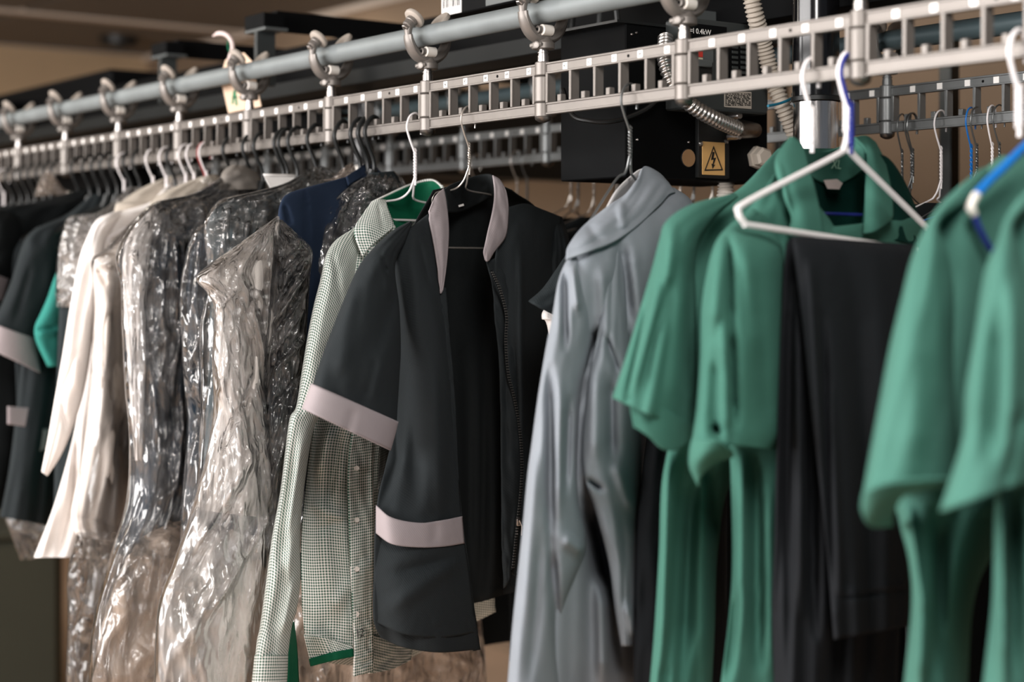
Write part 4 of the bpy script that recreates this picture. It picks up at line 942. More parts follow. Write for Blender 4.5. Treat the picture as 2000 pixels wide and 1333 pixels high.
shell('body', PX2, [(1110, 560), (1066, 600), (1058, 622), (1070, 644), (1090, 800)], [(1200, 560), (1180, 600), (1180, 622), (1180, 644), (1180, 800)], M['white'], X2_, [.01, .03, .035, .03, .03], .03, 20, 30, (), [('w', .004, 4, 4, 4)])
PX3 = Plane(1.62, 8)
X3_ = garment('black_trousers', 'black trousers hanging in the gap right of the blue-grey shirt', 'trousers', PX3)
shell('trouser_leg', PX3, [(1340, 520), (1275, 800), (1246, 1000), (1240, 1180), (1236, 1350)], [(1420, 520), (1420, 800), (1420, 1000), (1420, 1180), (1420, 1350)], M['black_trs'], X3_, [.02, .03, .035, .035, .035], .0, 30, 60, (), DR)
shell('trouser_leg', PX3, [(1345, 520), (1280, 800), (1252, 1000), (1250, 1180), (1248, 1350)], [(1420, 520), (1420, 800), (1420, 1000), (1420, 1180), (1420, 1350)], M['black_trs'], X3_, [.02, .03, .035, .035, .035], .05, 30, 60, (), DR)

# ================================================================ 4. green polos and black trousers
mp = M['polo']; mi = M['polo_shade']
PA = Plane(1.52, 6)
hanger('white coated wire hanger whose hook hangs left of the glossy black post', Plane(hook_Y(1574), 6), M['wire_white'], .0026, drop=.10, hookonly=True)
A_ = garment('polo_shirt', 'green polo shirt next to the blue-grey shirt, its sleeve hem cut in a point', 'polo shirt', PA)
shell('body', PA, [(1520, 290, .0), (1440, 372, -.01), (1360, 410, -.02), (1330, 520, -.02), (1320, 700, -.02), (1308, 850, -.02), (1292, 950, -.02), (1287, 1080, -.02), (1278, 1232, -.02), (1268, 1350, -.02)],
      [(1640, 290, .0), (1690, 360, .0), (1740, 420, .0), (1700, 520, .0), (1600, 700, .0), (1500, 850, .0), (1425, 950, .0), (1402, 1080, .0), (1396, 1232, .0), (1390, 1350, .0)], mp, A_, [.01, .035, .045, .045, .045, .045, .045, .045, .045, .045], [.08, .07, .05, .02, .0, .0, .0, .0], 60, 120,
      [(1302, 900, 1296, 1300, 12, -.02), (1340, 900, 1335, 1300, 24, .03), (1375, 1000, 1370, 1300, 14, -.012), (1385, 900, 1400, 1050, 14, .02), (1420, 430, 1410, 560, 20, .008)], [('d', .014, 4, .6, 3), ('w', .004, 4, 5, 8)])
asl = shell('sleeve', PA, [(1432, 380, -.02), (1350, 402, -.03), (1303, 434, -.04), (1290, 470, -.045), (1276, 524, -.05), (1252, 606, -.055), (1224, 700, -.06), (1198, 778, -.062)],
      [(1440, 384, -.02), (1400, 420, -.03), (1366, 470, -.04), (1356, 520, -.045), (1357, 580, -.05), (1359, 660, -.055), (1358, 760, -.06), (1356, 852, -.062)], mp, A_, [.006, .03, .045, .05, .052, .054, .055, .056], 0, 60, 100,
      [(1316, 450, 1300, 560, 10, -.010), (1290, 560, 1232, 770, 7, -.012), (1270, 560, 1222, 790, 8, .014), (1330, 540, 1310, 800, 14, -.006), (1345, 500, 1345, 760, 10, .012), (1300, 620, 1262, 830, 10, -.010)], [('w', .004, 3, 4, 3)], solid=.003)
patch('sleeve_hem', PA, [
    [(1226, 770, -.105), (1262, 782, -.116), (1300, 800, -.118), (1330, 820, -.110), (1357, 830, -.088)],
    [(1236, 826, -.106), (1266, 834, -.117), (1298, 846, -.119), (1326, 846, -.110), (1357, 840, -.088)],
    [(1238, 832, -.106), (1268, 854, -.117), (1296, 878, -.119), (1322, 878, -.110), (1356, 850, -.088)]], mp, asl, 40, 24, (), (), solid=.003)
# polo B with collar, in front
PB = Plane(1.44, 5)
hanger('navy coated wire hanger inside the collar of the green polo with the pale print', Plane(hook_Y(1650), 5), M['wire_navy'], .0024, drop=.105, hookonly=True)
B_ = garment('polo_shirt', 'green polo shirt with open collar and a pale letter print behind the white hanger', 'polo shirt', PB)
shell('body', PB, [(1545, 440, -.01), (1500, 470, -.02), (1450, 520, -.02), (1432, 640, -.02), (1428, 760, -.02), (1424, 850, -.02), (1427, 930, -.02), (1430, 1090, -.02), (1424, 1200, -.02), (1406, 1350, -.02)],
      [(1690, 445, .0), (1790, 425, .0), (1800, 480, .0), (1790, 640, .0), (1780, 760, .0), (1770, 850, .0), (1760, 930, .0), (1750, 1090, .0), (1740, 1200, .0), (1730, 1350, .0)], mp, B_, [.02, .03, .035, .036, .036, .036, .036, .036, .036, .036], 0, 60, 120,
      [(1450, 900, 1446, 1240, 12, -.016), (1475, 900, 1480, 1300, 10, .02), (1440, 1150, 1418, 1330, 10, .02), (1500, 960, 1505, 1300, 10, -.012)], [('d', .014, 4, .6, 6)])
patch('shoulder_yoke', PB, [
    [(1423, 446, -.02), (1470, 400, -.02), (1520, 330, -.01), (1545, 290, .0)],
    [(1440, 470, -.03), (1490, 430, -.035), (1530, 390, -.03), (1556, 360, -.02)],
    [(1450, 510, -.04), (1500, 490, -.045), (1545, 470, -.045), (1580, 450, -.04)],
    [(1450, 600, -.04), (1500, 580, -.045), (1550, 560, -.05), (1600, 540, -.045)]], mp, B_, 34, 34, (), [('w', .004, 4, 4, 5)], solid=.002)
patch('shoulder_yoke', PB, [
    [(1690, 300, .0), (1732, 308, .0), (1766, 355, .0), (1796, 428, .01)],
    [(1690, 380, -.02), (1736, 390, -.02), (1770, 420, -.015), (1798, 450, .0)],
    [(1680, 470, -.03), (1740, 470, -.03), (1780, 480, -.02), (1800, 490, .0)]], M['polo_shade'], B_, 24, 24, (), [('w', .004, 4, 4, 6)], solid=.002)  # far shoulder in the darkened green, standing for the shade there
bs = shell('sleeve', PB, [(1470, 410, -.03), (1424, 444, -.04), (1398, 478, -.05), (1382, 536, -.056), (1372, 606, -.06), (1369, 706, -.062), (1362, 800, -.064), (1354, 862, -.066)],
      [(1500, 430, -.03), (1520, 470, -.04), (1528, 500, -.05), (1527, 580, -.056), (1525, 670, -.06), (1522, 750, -.062), (1518, 840, -.064), (1505, 878, -.066)], mp, B_, [.01, .035, .05, .055, .058, .06, .06, .06], 0, 64, 110,
      [(1424, 470, 1428, 640, 8, .022), (1428, 640, 1434, 830, 9, .022), (1455, 480, 1480, 700, 14, -.010), (1405, 500, 1392, 640, 12, -.008), (1470, 560, 1500, 850, 16, .010), (1400, 700, 1392, 840, 14, .012), (1412, 640, 1418, 860, 8, -.012), (1396, 830, 1400, 850, 9, .03)], [('w', .004, 3, 4, 8)], solid=.003)
patch('sleeve_hem', PB, [
    [(1354, 858, -.100), (1376, 860, -.128), (1404, 862, -.14), (1428, 880, -.13)],
    [(1349, 885, -.098), (1372, 884, -.124), (1400, 880, -.132), (1432, 884, -.12)],
    [(1350, 914, -.092), (1364, 905, -.112), (1390, 896, -.12), (1430, 888, -.11)],
    [(1366, 950, -.085), (1368, 930, -.10), (1392, 906, -.11), (1432, 890, -.10)]], mp, bs, 26, 26, (), (), solid=.004)
patch('collar_back', PB, [
    [(1542, 276, .0), (1570, 290, .04), (1612, 296, .065), (1655, 282, .06), (1690, 270, .03)],
    [(1556, 310, .0), (1580, 326, .045), (1620, 334, .07), (1658, 322, .062), (1690, 306, .03)],
    [(1574, 336, .0), (1592, 352, .045), (1625, 362, .07), (1660, 350, .06), (1688, 330, .03)]], mp, B_, 30, 18, (), (), solid=.004)
patch('back_panel', PB, [
    [(1574, 336, .02), (1594, 352, .05), (1625, 362, .073), (1660, 350, .063), (1690, 326, .03)],
    [(1580, 420, .03), (1600, 430, .06), (1632, 430, .08), (1664, 425, .07), (1700, 420, .04)],
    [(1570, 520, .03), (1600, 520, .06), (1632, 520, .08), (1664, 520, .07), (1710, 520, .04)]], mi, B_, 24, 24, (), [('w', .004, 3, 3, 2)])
patch('collar_wing', PB, [
    [(1540, 271, .005), (1552, 272, .002), (1566, 286, -.006)],
    [(1514, 316, -.025), (1540, 318, -.035), (1578, 330, -.030)],
    [(1532, 378, -.05), (1556, 372, -.058), (1590, 372, -.052)],
    [(1546, 422, -.062), (1570, 418, -.07), (1600, 420, -.064)],
    [(1538, 460, -.066), (1570, 468, -.074), (1608, 474, -.068)]], mp, B_, 24, 40, [(1520, 320, 1540, 420, 6, -.005)], (), solid=.005)
patch('collar_wing', PB, [
    [(1668, 270, .02), (1690, 268, .022), (1708, 280, .02)],
    [(1692, 300, .0), (1708, 304, -.008), (1726, 318, .0)],
    [(1690, 366, -.03), (1712, 368, -.04), (1738, 370, -.03)],
    [(1689, 420, -.05), (1712, 418, -.058), (1742, 416, -.045)],
    [(1686, 458, -.055), (1708, 452, -.062), (1738, 430, -.048)]], mp, B_, 24, 36, (), (), solid=.005)
patch('placket', PB, [[(1596, 400, -.06), (1620, 430, -.02)], [(1612, 470, -.06), (1650, 470, -.04)], [(1640, 476, -.05), (1690, 470, -.04)], [(1660, 520, -.05), (1700, 520, -.04)]], mp, B_, 10, 16, (), ())
me = text_mesh('XL', .017, 'size_print'); o = link('size_print', me, M['print'], B_)
c = Vector(PB.px(np.array([[1634., 322., .060]]))[0]) - Vector(PB.loc); o.matrix_local = Matrix.Translation(c) @ Matrix.Rotation(R(5), 4, 'Z') @ Matrix.Rotation(R(100), 4, 'X')
MB().tube(pxtube(PB, [(1592, 417, .02), (1630, 418, .03), (1690, 420, .02)], 1, 5), .0022, 8).build('hanger_bar', M['wire_navy'], B_)
lb = [Vector(p) for p in PB.px(np.array([[1608., 352., .052], [1634., 350., .056], [1645., 358., .054], [1638., 370., .05], [1616., 369., .05]]))]
MB().prism(lb, (0, -.001, 0)).build('neck_label', M['pink'], B_)
# trousers over the white hanger
PT = Plane(hook_Y(1634) - .008, 3.5)
hanger('thick white coated hanger carrying the black trousers in front of the polo collar', PT, M['wire_white'], .0036, drop=.088, arm=.178, low=.190, roll=-.085, name='trouser_hanger', hx=.012, off=0.)
T_ = garment('black_trousers', 'black trousers folded over the white hanger in front of the green polo', 'trousers', PT)
tb = M['black_trs']
shell('folded_leg', PT, [(1548, 461, -.004), (1534, 490, -.006), (1526, 620, -.008), (1520, 760, -.01), (1516, 900, -.01), (1513, 1060, -.01), (1508, 1190, -.01), (1512, 1350, -.01)],
      [(1784, 478, -.004), (1785, 512, -.006), (1780, 640, -.008), (1774, 780, -.01), (1768, 900, -.01), (1762, 1060, -.01), (1758, 1190, -.01), (1752, 1350, -.01)], tb, T_, [.006, .014, .02, .024, .026, .03, .032, .034], .012, 70, 120,
      [(1556, 560, 1566, 1200, 9, -.018), (1578, 640, 1592, 1240, 8, .02), (1600, 700, 1612, 1300, 9, -.014), (1540, 620, 1540, 1330, 8, .012)], [('d', .016, 6, .4, 4)])
shell('folded_leg', PT, [(1550, 462, -.012), (1552, 494, -.022), (1570, 640, -.026), (1586, 800, -.03), (1604, 960, -.034), (1618, 1100, -.036), (1630, 1250, -.036)],
      [(1786, 479, -.012), (1788, 512, -.022), (1788, 640, -.026), (1786, 800, -.03), (1784, 960, -.034), (1782, 1100, -.036), (1782, 1222, -.036)], tb, T_, [.006, .016, .02, .022, .022, .022, .022], -.012, 70, 110,
      [(1580, 520, 1600, 900, 10, -.012), (1606, 620, 1626, 1180, 9, .014), (1680, 520, 1700, 1100, 30, .006), (1632, 1160, 1780, 1140, 4, -.004), (1630, 1170, 1780, 1150, 4, .004), (1620, 760, 1640, 1150, 8, -.008)], [('d', .010, 4, .4, 9)], solid=.002)
# polo C
PC = Plane(hook_Y(1975), 4)
hanger('white wire hanger with its hook at the right edge, holding a green polo', PC, M['wire_white'], .0028, drop=.10, hookonly=True)
C_ = garment('polo_shirt', 'lighter green polo shirt right of the black trousers, short sleeve flared', 'polo shirt', PC)
m2 = M['polo2']
shell('body', PC, [(1955, 304, .0), (1900, 350, -.01), (1830, 430, -.02), (1800, 560, -.02), (1780, 760, -.02), (1750, 960, -.02), (1757, 1020, -.02), (1776, 1100, -.02), (1780, 1190, -.02), (1764, 1350, -.02)],
      [(2100, 300, .0), (2160, 350, .0), (2180, 430, .0), (2160, 560, .0), (2140, 760, .0), (2120, 940, .0), (2000, 1020, .0), (1930, 1100, .0), (1900, 1190, .0), (1890, 1350, .0)], m2, C_, [.01, .04, .05, .055, .055, .055, .05, .05, .05, .05], 0, 60, 120,
      [(1775, 1000, 1800, 1180, 10, -.02), (1800, 1150, 1795, 1330, 12, -.016), (1830, 1000, 1850, 1330, 16, .02), (1850, 450, 1850, 900, 30, .01)], [('d', .012, 4, .6, 7)])
csl = shell('sleeve', PC, [(1920, 330, -.02), (1866, 374, -.03), (1822, 424, -.04), (1786, 498, -.05), (1764, 582, -.056), (1740, 684, -.06), (1718, 802, -.062), (1700, 900, -.064), (1688, 968, -.066)],
      [(1926, 336, -.02), (1890, 390, -.03), (1834, 438, -.04), (1850, 500, -.05), (1860, 582, -.056), (1858, 684, -.06), (1862, 790, -.062), (1868, 860, -.064), (1872, 936, -.066)], m2, C_, [.006, .03, .035, .045, .05, .054, .056, .058, .058], 0, 60, 110,
      [(1800, 640, 1780, 900, 30, -.006), (1836, 480, 1856, 800, 10, .008)], [('w', .004, 3, 3, 3)], solid=.003)
patch('sleeve_hem', PC, [
    [(1688, 966, -.09), (1716, 948, -.12), (1760, 940, -.13), (1820, 936, -.13), (1872, 932, -.10)],
    [(1686, 1000, -.08), (1700, 960, -.112), (1750, 950, -.125), (1815, 944, -.125), (1872, 938, -.098)],
    [(1700, 1026, -.06), (1712, 990, -.10), (1752, 958, -.12), (1812, 950, -.12), (1870, 942, -.096)],
    [(1742, 1026, -.03), (1744, 1000, -.07), (1764, 966, -.11), (1812, 954, -.115), (1868, 944, -.094)]], m2, csl, 34, 24, (), (), solid=.004)
# polo D
PD = Plane(hook_Y(1975) - .10, 4)
hanger('white wire hanger of the green polo cut by the right edge', PD, M['wire_white'], .0028, drop=.10, hookonly=True)
D_ = garment('polo_shirt', 'green polo shirt cut off by the right edge of the picture', 'polo shirt', PD)
shell('body', PD, [(2080, 320, .0), (2030, 360, -.01), (1980, 420, -.02), (1960, 560, -.02), (1950, 760, -.02), (1945, 930, -.02), (1941, 1020, -.02), (1940, 1100, -.02), (1936, 1190, -.02), (1918, 1350, -.02)],
      [(2240, 320, .0), (2300, 360, .0), (2320, 430, .0), (2300, 560, .0), (2260, 760, .0), (2240, 940, .0), (2220, 1020, .0), (2200, 1100, .0), (2190, 1190, .0), (2180, 1350, .0)], m2, D_, [.01, .04, .05, .055, .055, .055, .055, .055, .055, .055], 0, 50, 100,
      [(1955, 960, 1960, 1330, 12, -.02), (1985, 960, 1980, 1330, 12, .02)], [('d', .012, 4, .6, 4)])
dsl = shell('sleeve', PD, [(2040, 350, -.02), (1996, 384, -.03), (1966, 428, -.04), (1950, 476, -.046), (1926, 532, -.05), (1905, 664, -.056), (1888, 768, -.06), (1882, 860, -.062), (1838, 1000, -.064)],
      [(2046, 356, -.02), (2020, 400, -.03), (1980, 440, -.04), (1990, 500, -.046), (2010, 560, -.05), (2040, 664, -.056), (2050, 768, -.06), (2050, 850, -.062), (2040, 930, -.064)], m2, D_, [.006, .03, .035, .045, .05, .054, .056, .058, .058], 0, 56, 100,
      [(1975, 560, 1970, 940, 14, -.012), (1945, 620, 1930, 900, 18, .010), (1990, 800, 1960, 960, 12, .012)], [('w', .004, 3, 3, 6)], solid=.003)
# blue hanger in front of polo C
PH = Plane(hook_Y(1975) - .075, 4)
bh = thing('blue_hanger', 'bright blue coated hanger with a white tip near the right edge', 'hanger', PH.loc)
MB().tube(pxtube(PH, [(2060, 232), (2000, 288), (1960, 328), (1930, 356), (1906, 382)], 1, 6), [.0042] * 25, 10).build('shoulder_arm', M['wire_blue'], bh)
MB().tube(pxtube(PH, [(1908, 380), (1900, 394), (1896, 408), (1902, 418)], 1, 5), .0044, 10).build('end_sleeve', M['white_plastic'], bh)
MB().tube(pxtube(PH, [(1902, 416), (1912, 446), (1934, 486), (1960, 505), (2060, 512)], 1, 6), .0034, 8).build('trouser_bar', M['wire_navy'], bh)
MB().tube(pxtube(PH, [(2060, 232), (2066, 215), (2060, 190), (2046, 160), (2046, 135), (2062, 118), (2080, 125), (2082, 145)], 1, 6), .003, 8).build('hook', M['wire_blue'], bh)
# ================================================================ 5. garments in plastic film, middle
def cover(label, pl, L, Rr, T, mat, drape, c=0., nu=70, nv=190, folds=(), name='plastic_cover', group=None):
    t = thing(name, label, 'plastic cover', pl.loc, group)
    shell('film', pl, L, Rr, mat, t, T, c, nu, nv, folds, drape, sharp=.6, back=.8)
    return t
CR = [('c', .016, 8, 5, 1), ('c', .009, 14, 12, 4), ('x', .008, 10, 24, 3), ('d', .012, 6, .8, 2)]
# dark suit in film next to the gingham shirt
P6 = Plane(hook_Y(752) + .045, 10)
hanger('black plastic hanger right of the dark filmed suit, the last of the dark hooks', P6, M['black_plastic'], .0036, 'plastic', drop=.085, hx=.014)
g6 = garment('suit_jacket', 'dark suit jacket under clear film directly left of the gingham shirt', 'jacket', P6)
L6 = [(722, 340), (700, 352), (664, 376), (644, 400), (632, 424), (614, 490), (606, 600), (600, 720), (586, 850), (566, 1000), (560, 1080)]
R6 = [(770, 334), (800, 350), (830, 380), (850, 420), (850, 480), (845, 560), (830, 700), (810, 850), (790, 1000), (780, 1080)]
def inset(P, d): return [(x + d, y + abs(d) * .4) + tuple(r) for x, y, *r in P]
L6g = [(716, 352), (680, 372), (656, 396), (640, 430), (624, 500), (614, 620), (608, 760), (600, 900), (590, 1040)]
R6g = [(772, 352), (786, 372), (796, 420), (800, 480), (802, 560), (802, 650), (810, 780), (800, 900), (790, 1040)]
shell('body', P6, L6g, R6g, M['midnight'], g6, [.01, .03, .045, .05, .05, .05, .05, .05, .05], .02, 30, 60, (), DR)
shell('collar', P6, [(722, 338), (712, 356), (708, 376)], [(770, 334), (780, 350), (790, 372)], M['charcoal'], g6, [.02, .03, .035], .0, 20, 10)
cover('clear film over the dark suit directly left of the gingham shirt', P6, L6, R6[:9] + [(790, 1000), (780, 1080)][-2:] if False else [(770, 334), (788, 352), (800, 384), (806, 424), (808, 480), (808, 540), (806, 620), (800, 740), (796, 860), (786, 1000), (780, 1080)], [.02, .045, .05, .055, .07, .07, .07, .07, .07, .06, .05], M['film'], CR, 0, 64, 150,
      [(700, 360, 632, 470, 8, -.02), (690, 400, 650, 560, 7, .012), (720, 370, 680, 470, 8, -.012), (664, 380, 640, 480, 5, .012)])
# navy jacket, not wrapped
PN = Plane(hook_Y(712), 10)
hanger('black plastic hanger of the navy jacket, second of the close pair', PN, M['black_plastic'], .0042, 'plastic', drop=.088, hx=.015)
gN = garment('navy_jacket', 'navy jacket without film, shoulder seam showing, among the wrapped suits', 'jacket', PN)
shell('body', PN, [(690, 336, .0), (674, 346, -.01), (600, 366, -.02), (560, 380, -.03), (546, 402, -.04), (543, 440, -.045), (548, 520, -.05), (550, 640, -.05), (545, 800, -.05), (540, 960, -.05)],
      [(724, 322, .02), (745, 336, .02), (770, 356, .02), (790, 380, .02), (790, 410, .02), (780, 440, .0), (770, 520, .0), (760, 640, .0), (750, 800, .0), (740, 960, .0)], M['navy'], gN, [.006, .012, .02, .025, .028, .03, .03, .03, .03, .03], 0, 50, 100,
      [(596, 372, 600, 470, 2.5, .005), (556, 400, 566, 440, 4, .008), (566, 440, 562, 480, 5, -.006), (600, 470, 604, 560, 3, .003), (640, 400, 640, 620, 20, .006)], [('d', .008, 3, .5, 3)])
patch('collar', PN, [[(676, 346, -.02), (694, 334, -.005), (712, 322, .02), (726, 322, .03)], [(680, 362, -.035), (700, 350, -.02), (722, 336, .015), (738, 332, .03)]], M['navy'], gN, 20, 8, (), (), solid=.004)
# big milky bag in front
P5 = Plane(hook_Y(712) - .095, 12)
hanger('black plastic hanger above the navy jacket, crossing another hook', Plane(hook_Y(664), 12), M['black_plastic'], .0036, 'plastic', drop=.09, hx=.014)
g5 = garment('suit_jacket', 'midnight-blue suit seen through the big milky film bag', 'jacket', P5)
shell('body', P5, [(545, 440), (534, 480), (528, 560), (524, 650), (512, 760), (500, 860), (494, 960), (488, 1046)], [(600, 500), (606, 520), (600, 600), (594, 700), (584, 800), (566, 900), (552, 980), (536, 1046)], M['midnight'], g5, [.02, .035, .04, .04, .04, .04, .04, .04], .03, 30, 70, [(560, 480, 550, 1000, 14, -.015)], DR)
g5b = garment('pale_blouse', 'silvery pale blouse inside the big milky film bag', 'blouse', P5)
shell('body', P5, [(536, 432), (470, 478), (410, 524), (424, 600), (426, 700), (426, 800), (420, 900), (414, 1000)], [(548, 436), (544, 480), (538, 560), (532, 650), (524, 760), (514, 860), (506, 950), (500, 1010)], M['silver'], g5b, [.01, .03, .04, .045, .045, .045, .045, .045], .0, 40, 80, [(480, 520, 470, 900, 12, .02), (510, 500, 500, 900, 10, -.015), (440, 560, 450, 900, 10, -.015)], [('d', .018, 5, .8, 3), ('w', .008, 5, 8, 2)])
cover('big milky film bag with a squared shoulder, in front of the navy jacket', P5,
      [(542, 422, -.01), (470, 474, -.02), (386, 537, -.03), (404, 572, -.035), (418, 606, -.04), (414, 700, -.04), (416, 800, -.04), (400, 900, -.04), (372, 1000, -.04), (338, 1100, -.04), (308, 1190, -.04), (300, 1350, -.04)],
      [(546, 424, -.01), (545, 470, -.01), (540, 530, .0), (534, 600, .0), (524, 690, .0), (524, 780, .0), (534, 880, .0), (544, 970, .0), (534, 1080, .0), (518, 1190, .0), (512, 1270, .0), (506, 1350, .0)],
      [.006, .04, .06, .065, .07, .07, .07, .07, .07, .075, .08, .08], M['film_milk'], [('x', .020, 8, 20, 2), ('c', .004, 9, 16, 7), ('d', .014, 4, .8, 5)], 0, 96, 260,
      [(536, 440, 520, 700, 4, -.012), (460, 620, 430, 780, 8, -.014), (500, 740, 420, 900, 7, .016), (510, 860, 380, 1080, 12, -.016), (500, 920, 350, 1160, 10, .014), (470, 560, 452, 700, 6, .012), (490, 1060, 330, 1300, 14, -.012), (540, 990, 400, 1220, 5, -.012), (420, 610, 470, 560, 5, -.008), (520, 480, 480, 640, 6, .010)])
cover('clear film with hard creases over the dark suit right of the milky bag', P5,
      [(543, 428, .01), (540, 480, .01), (532, 560, .01), (524, 660, .01), (516, 760, .01), (512, 880, .01), (506, 980, .01), (496, 1080, .01)],
      [(552, 430, -.01), (582, 458, -.01), (610, 490, .0), (606, 540, .0), (600, 640, .0), (590, 760, .0), (566, 900, .0), (530, 1080, .0)],
      [.01, .045, .06, .065, .07, .07, .065, .06], M['film'], [('x', .012, 9, 24, 6), ('c', .006, 6, 16, 3)], 0, 64, 200,
      [(600, 500, 535, 600, 4, .014), (604, 530, 530, 640, 4, -.016), (604, 556, 532, 660, 3, .014), (600, 600, 530, 700, 4, -.014), (600, 640, 526, 730, 4, .014), (592, 470, 545, 510, 4, -.012), (596, 490, 540, 545, 3, .012), (604, 660, 540, 720, 4, -.014), (596, 720, 530, 800, 4, .012), (590, 740, 530, 960, 5, -.014), (570, 760, 560, 960, 4, .012), (556, 480, 548, 560, 3, .01)])
# slate suit behind the big bag
P4 = Plane(hook_Y(612), 10)
hanger('black plastic hanger of the slate suit, left one of the crossing hooks', P4, M['black_plastic'], .0036, 'plastic', drop=.09, hx=.0145)
g4 = garment('suit_jacket', 'slate-grey suit jacket under film behind the squared milky bag', 'jacket', P4)
shell('body', P4, [(606, 336, .0), (556, 362, -.01), (490, 380, -.02), (432, 396, -.03), (408, 430, -.035), (402, 470, -.04), (410, 560, -.04), (408, 700, -.04), (400, 860, -.04), (392, 1000, -.04)],
      [(620, 330, .02), (650, 344, .02), (680, 370, .02), (690, 400, .02), (690, 430, .02), (680, 470, .0), (670, 560, .0), (650, 700, .0), (640, 860, .0), (620, 1000, .0)], M['slate'], g4, [.01, .03, .045, .05, .05, .05, .05, .05, .05, .05], .008, 40, 70, [(520, 372, 420, 470, 10, .008)], DR)
cover('crinkled clear film over the slate-grey suit shoulder', P4,
      [(604, 330, .0), (556, 358, -.01), (490, 376, -.02), (430, 391, -.03), (404, 424, -.035), (398, 452, -.04), (404, 510, -.04), (408, 560, -.04), (390, 640, -.04), (392, 760, -.04), (386, 900, -.04), (376, 1040, -.04)],
      [(624, 322, .02), (654, 336, .02), (684, 362, .02), (694, 390, .02), (694, 420, .02), (684, 470, .0), (676, 520, .0), (668, 560, .0), (650, 700, .0), (640, 800, .0), (630, 900, .0), (620, 1040, .0)],
      [.02, .05, .065, .068, .07, .07, .07, .07, .07, .07, .07, .06], M['film'], CR, 0, 64, 170,
      [(445, 410, 430, 500, 5, -.016), (455, 412, 446, 520, 4, .016), (466, 415, 452, 500, 5, -.016), (478, 420, 462, 480, 4, .014), (438, 420, 420, 520, 4, .012), (490, 420, 488, 460, 5, -.014)])
wp = thing('paper_collar_card', 'white paper card standing at the collar of the slate suit', 'card', tuple(P4.px(np.array([[548., 350., .03]]))[0]))
MB().prism([Vector(p) for p in P4.px(np.array([[514., 340., .05], [577., 341., .05], [574., 356., .05], [528., 368., .05]]))], (0, .001, 0)).build('paper', M['tag'], wp)
patch('folded_edge', P4, [[(514, 340, .049), (577, 341, .049)], [(515, 343, .046), (577, 344, .046)]], M['tag'], wp, 4, 3, (), (), solid=.001)
# narrow wrapped dark suit
P3 = Plane(hook_Y(556), 10)
hanger('black plastic hanger of the narrow filmed suit', P3, M['black_plastic'], .0034, 'plastic', drop=.09, hx=.0145)
g3 = garment('suit_jacket', 'midnight suit in a narrow film strip left of the squared milky bag', 'jacket', P3)
shell('body', P3, [(480, 400, .0), (420, 430, -.01), (388, 456, -.02), (372, 500, -.03), (366, 580, -.03), (368, 700, -.03), (366, 820, -.03), (362, 1000, -.03)], [(560, 380, .02), (600, 420, .02), (600, 460, .0), (590, 500, .0), (580, 580, .0), (570, 700, .0), (560, 820, .0), (550, 1000, .0)], M['midnight'], g3, [.01, .04, .05, .05, .05, .05, .05, .05], .008, 36, 60, (), DR)
cover('clear film streaked with highlights over the narrow midnight suit', P3,
      [(480, 392, .0), (404, 432, -.02), (374, 460, -.03), (358, 520, -.04), (350, 580, -.04), (354, 660, -.04), (360, 760, -.04), (366, 840, -.04), (356, 960, -.04), (350, 1080, -.04)], [(560, 376, .02), (604, 420, .02), (604, 460, .0), (594, 520, .0), (584, 580, .0), (574, 660, .0), (566, 760, .0), (560, 840, .0), (556, 960, .0), (550, 1080, .0)],
      [.02, .055, .065, .07, .07, .07, .07, .07, .07, .06], M['film'], CR, 0, 64, 150, [(392, 460, 372, 640, 5, -.016), (380, 470, 360, 620, 4, .016), (402, 460, 388, 620, 4, .014), (400, 620, 370, 720, 6, -.018), (390, 700, 386, 840, 5, -.014), (376, 780, 392, 850, 4, .016)])
# big filmed midnight suit right of the white shirts
P2 = Plane(hook_Y(486), 10)
hanger('black plastic hanger above the domed collar of the filmed suit', P2, M['black_plastic'], .0036, 'plastic', drop=.09, hx=.0145)
g2 = garment('suit_jacket', 'midnight suit in streaky film right of the white shirts', 'jacket', P2)
shell('body', P2, [(440, 350, .0), (380, 386, -.01), (316, 404, -.02), (296, 430, -.03), (290, 480, -.035), (286, 560, -.04), (280, 680, -.04), (276, 800, -.04), (264, 940, -.04), (250, 1088, -.04)],
      [(490, 344, .02), (520, 370, .02), (540, 400, .02), (540, 440, .0), (530, 480, .0), (520, 560, .0), (500, 680, .0), (470, 800, .0), (420, 960, .0), (318, 1084, .0)], M['midnight'], g2, [.01, .04, .05, .055, .055, .055, .055, .055, .055, .05], .012, 44, 90, [(310, 520, 300, 1000, 12, -.02), (340, 520, 330, 1040, 10, .02), (360, 500, 355, 1000, 10, -.015)], DR)
shell('collar', P2, [(452, 322), (436, 334), (430, 350), (428, 372)], [(472, 322), (496, 334), (512, 350), (530, 368)], M['dome'], g2, [.02, .04, .045, .045], .0, 24, 16, (), [('w', .006, 3, 3, 3)])
g2b = garment('white_shirt', 'white shirt sharing the streaky film bag right of the white shirts', 'shirt', P2)
shell('body', P2, [(300, 404, -.03), (258, 450, -.045), (240, 500, -.05), (242, 600, -.05), (250, 720, -.05), (258, 840, -.05), (264, 900, -.05)], [(312, 410, -.03), (300, 450, -.045), (292, 500, -.05), (284, 600, -.05), (284, 720, -.05), (280, 840, -.05), (276, 900, -.05)], M['white'], g2b, [.006, .02, .025, .026, .026, .026, .026], .0, 26, 50, (), [('d', .01, 4, .8, 3), ('w', .004, 4, 6, 4)])
